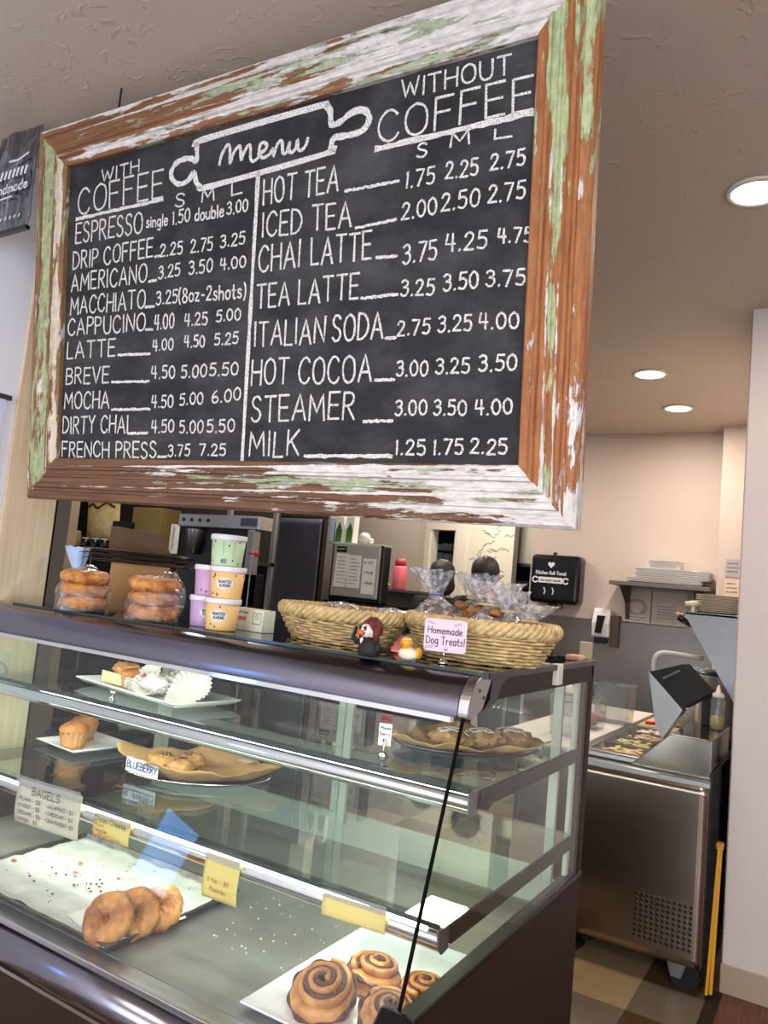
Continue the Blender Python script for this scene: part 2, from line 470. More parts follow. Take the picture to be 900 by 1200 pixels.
# ------------------------------------------------------------------ hand lettering: strokes in a unit cap height, '~' = smoothed
FONT = {
'A': (.62, "0,0 .31,1 .62,0|.1,.34 .52,.34"), 'B': (.5, "0,0 0,1|~0,1 .34,.98 .44,.78 .32,.56 0,.54|~0,.54 .38,.5 .5,.27 .36,.04 0,0"),
'C': (.56, "~.54,.82 .42,.97 .24,.98 .06,.76 0,.45 .08,.15 .28,0 .46,.05 .56,.2"), 'D': (.56, "0,0 0,1|~0,1 .34,.92 .55,.6 .5,.26 .28,.04 0,0"),
'E': (.46, "0,0 0,1|0,1 .46,1|0,.52 .4,.52|0,0 .46,0"), 'F': (.46, "0,0 0,1|0,1 .46,1|0,.54 .38,.54"),
'G': (.56, "~.52,.85 .4,.98 .22,.97 .05,.75 0,.45 .1,.12 .3,0 .48,.1 .54,.36|.32,.38 .56,.38"), 'H': (.54, "0,0 0,1|.54,0 .54,1|0,.52 .54,.52"),
'I': (.06, ".03,0 .03,1"), 'J': (.38, "~.36,1 .38,.3 .26,0 .08,.05 0,.24"), 'K': (.52, "0,0 0,1|.48,1 .02,.45|.15,.58 .52,0"), 'L': (.42, "0,1 0,0|0,0 .42,0"),
'M': (.7, "0,0 .06,1 .35,.3 .64,1 .7,0"), 'N': (.55, "0,0 0,1 .55,0 .55,1"), 'O': (.6, "~.3,1 .08,.84 0,.48 .1,.12 .32,0 .54,.15 .6,.5 .52,.86 .3,1"),
'P': (.46, "0,0 0,1|~0,1 .34,.97 .46,.75 .34,.52 0,.48"), 'Q': (.6, "~.3,1 .08,.84 0,.48 .1,.12 .32,0 .54,.15 .6,.5 .52,.86 .3,1|.36,.26 .62,-.06"),
'R': (.5, "0,0 0,1|~0,1 .34,.97 .44,.76 .32,.55 0,.5|.16,.52 .5,0"), 'S': (.46, "~.43,.86 .3,.99 .12,.97 .02,.78 .12,.58 .34,.46 .45,.26 .35,.05 .16,0 0,.14"),
'T': (.56, ".28,0 .28,1|0,1 .56,1"), 'U': (.54, "~0,1 .02,.3 .14,.04 .3,0 .46,.08 .53,.34 .54,1"), 'V': (.56, "0,1 .28,0 .56,1"),
'W': (.8, "0,1 .2,0 .4,.8 .6,0 .8,1"), 'X': (.52, "0,0 .52,1|0,1 .52,0"), 'Y': (.54, "0,1 .27,.5 .54,1|.27,.5 .27,0"), 'Z': (.5, "0,1 .5,1 0,0 .5,0"),
'0': (.46, "~.23,1 .05,.8 0,.46 .08,.12 .24,0 .4,.14 .46,.5 .4,.84 .23,1"), '1': (.1, ".02,.84 .07,1 .05,0"), '2': (.44, "~.02,.78 .1,.96 .26,.99 .4,.84 .34,.56 .16,.26 0,.02|0,.02 .44,.02"),
'3': (.42, "~.02,.88 .18,1 .36,.9 .36,.66 .16,.55|~.16,.55 .36,.5 .42,.28 .3,.03 .12,0 0,.12"), '4': (.46, ".34,0 .34,1|.08,1 0,.42 .46,.42"), '5': (.42, ".4,1 .06,1 .03,.58|~.03,.58 .2,.64 .38,.52 .4,.24 .26,.01 0,.08"),
'6': (.42, "~.34,.98 .14,.8 .02,.45 .04,.14 .2,0 .38,.1 .41,.32 .3,.5 .14,.48 .04,.34"), '7': (.44, "0,1 .44,1 .14,0"), '8': (.42, "~.21,.54 .05,.68 .06,.9 .2,1 .36,.92 .38,.7 .21,.54 .03,.36 .02,.1 .2,0 .38,.08 .41,.34 .21,.54"), '9': (.42, "~.4,.7 .3,.5 .1,.5 .02,.7 .08,.94 .26,1 .4,.86 .4,.5 .34,0"),
'.': (.08, ".02,.0 .06,.05"), '-': (.3, ".04,.42 .26,.42"), '(': (.16, "~.14,1.08 .03,.8 0,.45 .04,.1 .14,-.12"), ')': (.16, "~.02,1.08 .13,.8 .16,.45 .12,.1 .02,-.12"), '!': (.06, ".03,.28 .03,1|.03,0 .03,.06"), '#': (.5, ".14,0 .2,1|.34,0 .4,1|.02,.34 .5,.34|.04,.68 .52,.68"), ':': (.06, ".03,.08 .03,.14|.03,.46 .03,.52"),
'a': (.4, "~.38,.5 .22,.62 .05,.5 0,.26 .08,.03 .24,.02 .36,.2|.39,.6 .38,.02"), 'b': (.4, "0,1 0,0|~0,.38 .16,.6 .34,.52 .4,.28 .32,.04 .14,0 0,.16"), 'c': (.36, "~.35,.5 .2,.62 .04,.48 0,.26 .1,.04 .24,0 .36,.1"), 'd': (.4, ".4,1 .4,0|~.4,.4 .24,.6 .06,.5 0,.26 .1,.02 .26,.02 .4,.2"),
'e': (.38, "~.02,.32 .37,.36 .32,.56 .18,.61 .04,.48 0,.24 .12,.02 .28,.02 .38,.12"), 'f': (.3, "~.3,.94 .18,1 .12,.84 .12,0|0,.58 .26,.58"), 'g': (.4, "~.38,.48 .22,.61 .05,.5 0,.28 .1,.06 .26,.08 .38,.26|~.39,.6 .4,-.1 .28,-.34 .06,-.26"), 'h': (.38, "0,1 0,0|~0,.38 .14,.58 .3,.56 .37,.36 .38,0"),
'i': (.06, ".03,.58 .03,0|.03,.8 .03,.86"), 'j': (.2, "~.16,.58 .16,-.1 .1,-.3 0,-.26|.16,.8 .16,.86"), 'k': (.36, "0,1 0,0|.32,.58 .02,.26|.1,.34 .36,0"), 'l': (.06, ".03,1 .03,0"),
'm': (.56, "0,.6 0,0|~0,.38 .12,.58 .24,.5 .27,.3 .27,0|~.27,.38 .4,.58 .52,.5 .56,.3 .56,0"), 'n': (.38, "0,.6 0,0|~0,.38 .14,.58 .3,.56 .37,.36 .38,0"), 'o': (.4, "~.2,.61 .05,.52 0,.28 .08,.05 .2,0 .34,.06 .4,.3 .34,.54 .2,.61"), 'p': (.4, "0,.6 0,-.36|~0,.4 .16,.6 .34,.52 .4,.28 .32,.04 .14,0 0,.16"),
'q': (.4, ".4,.6 .4,-.36|~.4,.4 .24,.6 .06,.5 0,.26 .1,.02 .26,.02 .4,.2"), 'r': (.28, "0,.6 0,0|~0,.34 .08,.54 .2,.6 .28,.54"), 's': (.32, "~.3,.52 .18,.62 .04,.54 .06,.38 .24,.28 .31,.14 .18,0 0,.08"), 't': (.3, "~.13,.94 .13,.14 .2,0 .3,.06|0,.6 .28,.6"), 'u': (.38, "~0,.6 .02,.14 .14,0 .28,.06 .37,.26|.38,.6 .38,0"), 'v': (.36, "0,.6 .18,0 .36,.6"), 'w': (.54, "0,.6 .13,0 .27,.5 .41,0 .54,.6"), 'x': (.36, "0,0 .36,.6|0,.6 .36,0"), 'y': (.38, "0,.6 .19,.06|.38,.6 .06,-.36"), 'z': (.36, "0,.58 .36,.58 0,.02 .36,.02"),
"'": (.06, ".03,.8 .03,1"), ',': (.08, ".06,.06 .0,-.14"), '/': (.4, "0,-.05 .4,1.05"), '$': (.46, "~.43,.86 .3,.99 .12,.97 .02,.78 .12,.58 .34,.46 .45,.26 .35,.05 .16,0 0,.14|.23,-.1 .23,1.1"),
}
def catmull(p, k=5):
    out = []
    n = len(p)
    for i in range(n-1):
        a = p[max(i-1, 0)]; b = p[i]; c = p[i+1]; d = p[min(i+2, n-1)]
        for j in range(k):
            t = j/k
            out.append(tuple(.5*((2*b[q]) + (-a[q]+c[q])*t + (2*a[q]-5*b[q]+4*c[q]-d[q])*t*t + (-a[q]+3*b[q]-3*c[q]+d[q])*t**3) for q in range(len(b))))
    out.append(p[-1])
    return out
def glyph_strokes(ch):
    w, spec = FONT[ch]
    res = []
    for st in spec.split('|'):
        sm = st.startswith('~')
        pts = [tuple(float(q) for q in t.split(',')) for t in st.lstrip('~').split()]
        if sm: pts = catmull(pts, 4)
        elif len(pts) >= 2:
            dense = []
            for a, b in zip(pts[:-1], pts[1:]):
                for j in range(3): dense.append((a[0]+(b[0]-a[0])*j/3, a[1]+(b[1]-a[1])*j/3))
            pts = dense + [pts[-1]]
        res.append(pts)
    return w, res
def write(mb, text, P0, U, V, N, h, width, fit=None, rng=None, jit=0.0, gap=.2, space=.38):
    """text from baseline point P0 along unit U with cap height h; fit = total length"""
    P0, U, V, N = Vector(P0), Vector(U), Vector(V), Vector(N)
    adv = []; x = 0
    for ch in text:
        if ch == ' ': adv.append((ch, x)); x += space; continue
        adv.append((ch, x)); x += FONT[ch][0] + gap
    x -= gap
    sx = (fit/x) if fit else h
    for ch, ax in adv:
        if ch == ' ': continue
        w, sts = glyph_strokes(ch)
        dy = (rng.random()-.5)*jit*h if rng else 0
        sl = (rng.random()-.5)*jit if rng else 0
        for st in sts:
            mb.ribbon([P0 + U*((ax+px+sl*py)*sx) + V*(py*h+dy) for px, py in st], width, N, .35 if rng else 0, rng or random)
def scribble_lines(mb, P0, U, V, N, wid, n, dy, width, rng, h=.35):
    """rows of illegible small print"""
    P0, U, V = Vector(P0), Vector(U), Vector(V)
    for i in range(n):
        x = 0; L = wid*(.6+.4*rng.random())
        while x < L:
            w = wid*(.06+.12*rng.random())
            pts = [P0 + U*(x+w*k/6) - V*(i*dy + (dy*h*rng.random()-.5*dy*h)) for k in range(7)]
            mb.ribbon(pts, width, N)
            x += w + wid*.03

# ------------------------------------------------------------------ the room
def plaster(name, c, glint=True):
    m = mat(name, c, .42 if glint else .6)
    nt = m.node_tree; N = nt.nodes; L = nt.links; b = N['Principled BSDF']
    tc = N.new('ShaderNodeTexCoord')
    n1 = N.new('ShaderNodeTexNoise'); n1.inputs['Scale'].default_value = 14; n1.inputs['Detail'].default_value = 3; n1.inputs['Distortion'].default_value = 1.2
    L.new(tc.outputs['Object'], n1.inputs['Vector'])
    r = N.new('ShaderNodeMapRange'); r.inputs[1].default_value = .60; r.inputs[2].default_value = .66
    L.new(n1.outputs['Fac'], r.inputs[0])
    n2 = N.new('ShaderNodeTexNoise'); n2.inputs['Scale'].default_value = 3; n2.inputs['Detail'].default_value = 4
    L.new(tc.outputs['Object'], n2.inputs['Vector'])
    ad = N.new('ShaderNodeMath'); ad.operation = 'MULTIPLY_ADD'; ad.inputs[1].default_value = 1.0 if glint else .12
    L.new(r.outputs[0], ad.inputs[0]); L.new(n2.outputs['Fac'], ad.inputs[2])
    bp = N.new('ShaderNodeBump'); bp.inputs['Strength'].default_value = .22; bp.inputs['Distance'].default_value = .012
    L.new(ad.outputs[0], bp.inputs['Height']); L.new(bp.outputs[0], b.inputs['Normal'])
    return m
M['ceiling'] = plaster('ceiling plaster', (198,182,165))
M['wall'] = plaster('wall paint', (206,190,180), False)
M['wall_r'] = plaster('right wall paint', (216,204,198), False)
M['wall_l'] = plaster('left wall paint', (234,236,246), False)
M['wall_grey'] = plaster('greige wall paint', (160,150,138), False)
M['wall_cream'] = plaster('cream wall paint', (226,220,200), False)
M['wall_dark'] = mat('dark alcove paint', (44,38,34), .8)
M['pine'] = mat('pale pine board', (226,208,180), .6, c2=(214,190,156), vscale=4, stretch=(14,14,1))
def tile_mat():
    m = mat('checked floor tile', (90,80,70), .35)
    nt = m.node_tree; N = nt.nodes; L = nt.links; b = N['Principled BSDF']
    tc = N.new('ShaderNodeTexCoord'); mp = N.new('ShaderNodeMapping'); mp.inputs['Scale'].default_value = (1/.305, 1/.305, 1); mp.inputs['Location'].default_value = (.705/.305+10, .23, 0)
    L.new(tc.outputs['Object'], mp.inputs[0])
    fl = N.new('ShaderNodeVectorMath'); fl.operation = 'FLOOR'; L.new(mp.outputs[0], fl.inputs[0])
    wn = N.new('ShaderNodeTexWhiteNoise'); wn.noise_dimensions = '2D'; L.new(fl.outputs[0], wn.inputs['Vector'])
    rp = N.new('ShaderNodeValToRGB'); rp.color_ramp.interpolation = 'CONSTANT'
    e = rp.color_ramp.elements
    e[0].position = 0; e[0].color = lin((92,68,40)); e[1].position = .35; e[1].color = lin((128,114,98))
    k = e.new(.66); k.color = lin((188,160,120)); k = e.new(.84); k.color = lin((104,84,50))
    L.new(wn.outputs['Value'], rp.inputs[0])
    nz = N.new('ShaderNodeTexNoise'); nz.inputs['Scale'].default_value = 14; nz.inputs['Detail'].default_value = 6; L.new(tc.outputs['Object'], nz.inputs['Vector'])
    mx = N.new('ShaderNodeMix'); mx.data_type = 'RGBA'; mx.blend_type = 'MULTIPLY'; mx.inputs[0].default_value = .5
    r2 = N.new('ShaderNodeValToRGB'); r2.color_ramp.elements[0].color = (.5,.5,.5,1); L.new(nz.outputs['Fac'], r2.inputs[0])
    L.new(rp.outputs[0], mx.inputs[6]); L.new(r2.outputs[0], mx.inputs[7]); L.new(mx.outputs[2], b.inputs['Base Color'])
    return m
M['tile'] = tile_mat()
M['woodfloor'] = mat('red brown wood floor', (120,72,48), .4, c2=(84,46,30), vscale=3, stretch=(22,2,1))

CZ = 2.97
struct(MB().box((-7.5,-4.5,-.1), (-.43,9.4,0)).build('floor', M['tile']))
struct(MB().box((-.43,-4.5,-.1), (2.6,3.72,0)).build('floor_wood', M['woodfloor']))
struct(MB().box((-.43,3.72,-.1), (2.6,9.4,0)).build('floor_kitchen', M['tile']))
struct(MB().box((-.455,-4.5,0), (-.405,3.70,.004)).build('trim_1', M['bracket']))
struct(MB().box((-8,-4.5,CZ), (2.6,9.4,CZ+.12)).build('ceiling', M['ceiling']))
struct(MB().box((-2.78,-4.62,0), (2.72,-4.5,CZ)).build('wall_front', M['wall']))
struct(MB().box((2.6,-4.5,0), (2.72,3.95,CZ)).build('wall_dining', M['wall']))
struct(MB().box((-2.78,-4.5,0), (-2.605,1.62,CZ)).build('wall_left', M['wall_l']))
struct(MB().box((-2.80,1.62,0), (-2.592,1.83,CZ)).build('trim_2', M['pine'], bevel=.004))
struct(MB().box((-.414,3.72,0), (2.6,3.95,CZ)).build('wall_right', M['wall_r']))
struct(MB().box((-.42,3.708,0), (2.6,3.72,.115)).build('baseboard_right', mat('tan cove base', (176,156,134), .5), bevel=.003))
struct(MB().box((-.445,3.95,0), (-.33,6.3,CZ)).build('wall_kitchen_side', M['wall_r']))
struct(MB().box((-2.33,6.24,0), (-.33,6.40,CZ)).build('wall_back', M['wall']))
struct(MB().box((-.83,6.02,0), (-.445,6.24,CZ)).build('trim_3', M['wall']))

# unseen window frames and glowing panes, added around the daylight area lamps
M['added_pane'] = emis('added glowing pane', (206,224,255), 1.2)
def window(n, a, b, axis):
    t = .06
    (x0, y0, z0), (x1, y1, z1) = a, b
    mb = MB()
    if axis == 'y':
        mb.box((x0-t,y0,z0-t), (x1+t,y1,z0)).box((x0-t,y0,z1), (x1+t,y1,z1+t)).box((x0-t,y0,z0), (x0,y1,z1)).box((x1,y0,z0), (x1+t,y1,z1)).box(((x0+x1)/2-.025,y0,z0), ((x0+x1)/2+.025,y1,z1))
    else:
        mb.box((x0,y0-t,z0-t), (x1,y1+t,z0)).box((x0,y0-t,z1), (x1,y1+t,z1+t)).box((x0,y0-t,z0), (x1,y0,z1)).box((x0,y1,z0), (x1,y1+t,z1))
    w = struct(mb.build('window_%d' % n, M['white']))
    d = (y1-y0)*.3 if axis == 'y' else 0
    e = (x1-x0)*.3 if axis == 'x' else 0
    MB().box((x0+e,y0+d,z0), (x1-e,y1-d,z1)).build('pane', M['added_pane'], w)
window(1, (-3.6+1.1,-4.5,.55), (.8,-4.44,2.55), 'y')
window(2, (2.54,-2.9,.55), (2.6,.3,2.45), 'x')
window(3, (-2.607,-.10,1.02), (-2.598,.20,1.30), 'x')

# kitchen far side, seen under the board
YA = 5.75      # greige wall and the alcove wall beside it
YB = 7.0       # wall with the doorway
xg0 = -4.1618; xg1 = -3.1684
struct(MB().box((xg0,YA,0), (xg1,YA+.12,CZ)).build('wall_kitchen_left', M['wall_grey']))
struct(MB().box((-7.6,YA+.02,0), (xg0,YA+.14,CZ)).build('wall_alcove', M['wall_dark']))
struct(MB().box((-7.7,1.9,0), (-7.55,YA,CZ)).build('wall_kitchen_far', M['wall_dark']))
d0 = -3.7157; d1 = -3.4234; dz = 2.1856
w0 = -4.0609; w1 = -2.8006
mb = MB()
mb.box((w0-.4,YB,0), (d0,YB+.12,CZ)); mb.box((d0,YB,dz), (d1,YB+.12,CZ)); mb.box((d1,YB,0), (w1,YB+.12,CZ))
struct(mb.build('wall_doorway', M['wall_cream']))
mb = MB()
cw = .115
mb.box((d0-cw,YB-.02,0), (d0,YB+.02,dz+cw)); mb.box((d1,YB-.02,0), (d1+cw,YB+.02,dz+cw)); mb.box((d0,YB-.02,dz), (d1,YB+.02,dz+cw))
mb.box((d0,YB,0), (d0+.02,YB+.13,dz)); mb.box((d1-.02,YB,0), (d1,YB+.13,dz))
struct(mb.build('door_1', mat('white door casing', (236,228,212), .5)))
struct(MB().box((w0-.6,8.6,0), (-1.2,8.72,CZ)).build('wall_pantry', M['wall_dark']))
struct(MB().box((-1.75,YB,0), (-1.2,YB+.12,CZ)).build('wall_pantry_end', M['wall_cream']))
# white post between the steel door and the counter appliance
struct(MB().box((-3.8628,5.3,0), (-3.7215,5.42,CZ)).build('trim_4', mat('white post', (226,218,204), .5)))
struct(MB().box((-4.0939,2.9,0), (-3.9664,2.96,CZ)).build('trim_5', mat('beige jamb', (150,134,112), .6)))

# pencilled notes on the wall beside the doorway
rng = random.Random(5)
mb = MB()
for k in range(26):
    x = d1+cw+.05 + rng.random()*(w1-d1-cw-.12); z = 1.75 + rng.random()*.75
    a = rng.uniform(-.5, 1.0)
    pts = [(x+.02*i*math.cos(a), YB-.002, z+.02*i*math.sin(a)+.012*math.sin(i*1.9+k)) for i in range(rng.randint(4, 9))]
    mb.ribbon(pts, .007, (0,-1,0))
tag(mb.build('wall_notes', M['ink_grey']), 'grey handwritten notes scrawled on the cream kitchen wall beside the doorway', 'wall writing')

# ------------------------------------------------------------------ recessed ceiling lights
M['lamp'] = emis('lamp lens', (255,240,216), 9)
def downlight(p, r, label, power):
    t = thing('recessed_light', label, 'ceiling light', (p[0], p[1], CZ), 'recessed ceiling lights')
    MB().lathe([(r*.98,-.001), (r*1.0,-.010), (r*1.18,-.008), (r*1.22,-.001)], p[:2]+(CZ,), 40).build('trim_ring', M['white'], t, True)
    MB().lathe([(0.001,-.006), (r*.97,-.006), (r*.97,-.0025), (.001,-.0025)], p[:2]+(CZ,), 40).build('lens', M['lamp'], t)
    l = bpy.data.lights.new('downlight', 'AREA'); l.shape = 'DISK'; l.size = r*1.9; l.energy = power; l.color = (1.0, .88, .75)
    o = bpy.data.objects.new('downlight', l); COL.objects.link(o); o.parent = t; o.location = (0, 0, -.014)
downlight((-1.0611, 4.6105, 2.9700), .085, 'recessed ceiling light, middle of the three, left of the farthest one', 18)
downlight((-1.0507, 5.4485, 2.9700), .085, 'recessed ceiling light farthest back, closest to the kitchen back wall', 17)
downlight((-0.3019, 2.6468, 2.9700), .080, 'large bright recessed ceiling light at the right edge of the photo', 20)

# ------------------------------------------------------------------ chalkboard menu
BO = Vector((-2.1384363, 1.49996811, 1.86479491)); BU = Vector((.99967242, .02145662, -.01395201)); BV = Vector((.01643969, -.12051683, .99257515)); BN = Vector((.01961586, -.99247937, -.12083009))
BW, BH = 1.5269, .9097
def bp(u, v, w=0): return BO + BU*u + BV*v + BN*w
board = thing('menu_chalkboard', 'large hanging chalkboard coffee menu in a peeling painted wood frame', 'menu board', tuple(BO))
def bbox(mb, a, b):
    n = len(mb.v); mb.box(a, b); mb.v[n:] = [tuple(bp(*q)) for q in mb.v[n:]]
mb = MB(); bbox(mb, (-.02,-.02,-.02), (BW+.02,BH+.02,0)); mb.build('writing_panel', M['slate'], board)
# moulding profile: distance out from the opening, height toward the viewer
PROF = [(0,-.004), (0,.014), (.004,.018), (.024,.020), (.027,.027), (.034,.027), (.037,.018), (.050,.016), (.052,.020), (.058,.020), (.060,.016), (.074,.018), (.084,.026), (.092,.027), (.095,.020), (.102,.020), (.106,.026), (.124,.024), (.131,.016), (.132,.008), (.132,-.02)]
def rail(side, m):
    mb = MB()
    n = 24
    def corner(d, h, t):
        if side == 'b': return bp(-d + t*(BW+2*d), -d, h)
        if side == 't': return bp(-d + t*(BW+2*d), BH+d, h)
        if side == 'l': return bp(-d, -d + t*(BH+2*d), h)
        return bp(BW+d, -d + t*(BH+2*d), h)
    mb.grid(lambda i, j: corner(*PROF[int(round(j*(len(PROF)-1)))], i), n, len(PROF)-1)
    return mb.build('frame_rail', m, board)
rail('t', peel_mat('peeling top rail', 'x', (156,106,66), (88,55,36), .32, .24, grad=.13, gpos=.55, ggrad=.20, seed=1, across=(1,.905), wb=((.120,.018,.24),(.028,.005,.22),(.012,.018,.13),(.090,.005,.2)), gb=((.07,.035,.10),)))['label'] = 'top rail with white and brown flaking paint'
rail('b', peel_mat('peeling bottom rail', 'x', (130,90,60), (74,48,34), .25, .16, grad=.20, gpos=.80, ggrad=.20, seed=4, across=(-1,0), wb=((.046,.022,.13),(.028,.005,.22),(.090,.005,.22),(.115,.022,.05),(.013,.014,-.16)), gb=((.060,.034,.14),)))['label'] = 'bottom rail, bare brown at left and white at right'
rail('l', peel_mat('peeling left rail', 'z', (158,118,76), (100,68,44), .26, .36, wc=(222,208,186), gc=(172,182,136), seed=7, across=(-1,0), wb=((.012,.022,.22),(.034,.006,.16)), gb=((.070,.045,.09),)))['label'] = 'left rail with mint green paint'
rail('r', peel_mat('peeling right rail', 'z', (182,120,68), (128,76,42), .14, .10, grad=-.26, gpos=.30, ggrad=.30, gc=(184,194,144), seed=11, across=(1,1.527), wb=((.052,.008,.20),(.076,.006,.16),(.120,.018,.08)), gb=((.064,.026,.20),)))['label'] = 'right rail, mostly bare orange wood'
for u in (.21, BW-.21):
    p = bp(u, BH+.125, .0); MB().tube([p, p+Vector((0,0,.03)), Vector((p.x,p.y,CZ))], .003, 6).build('hanging_wire', M['blackmat'], board)

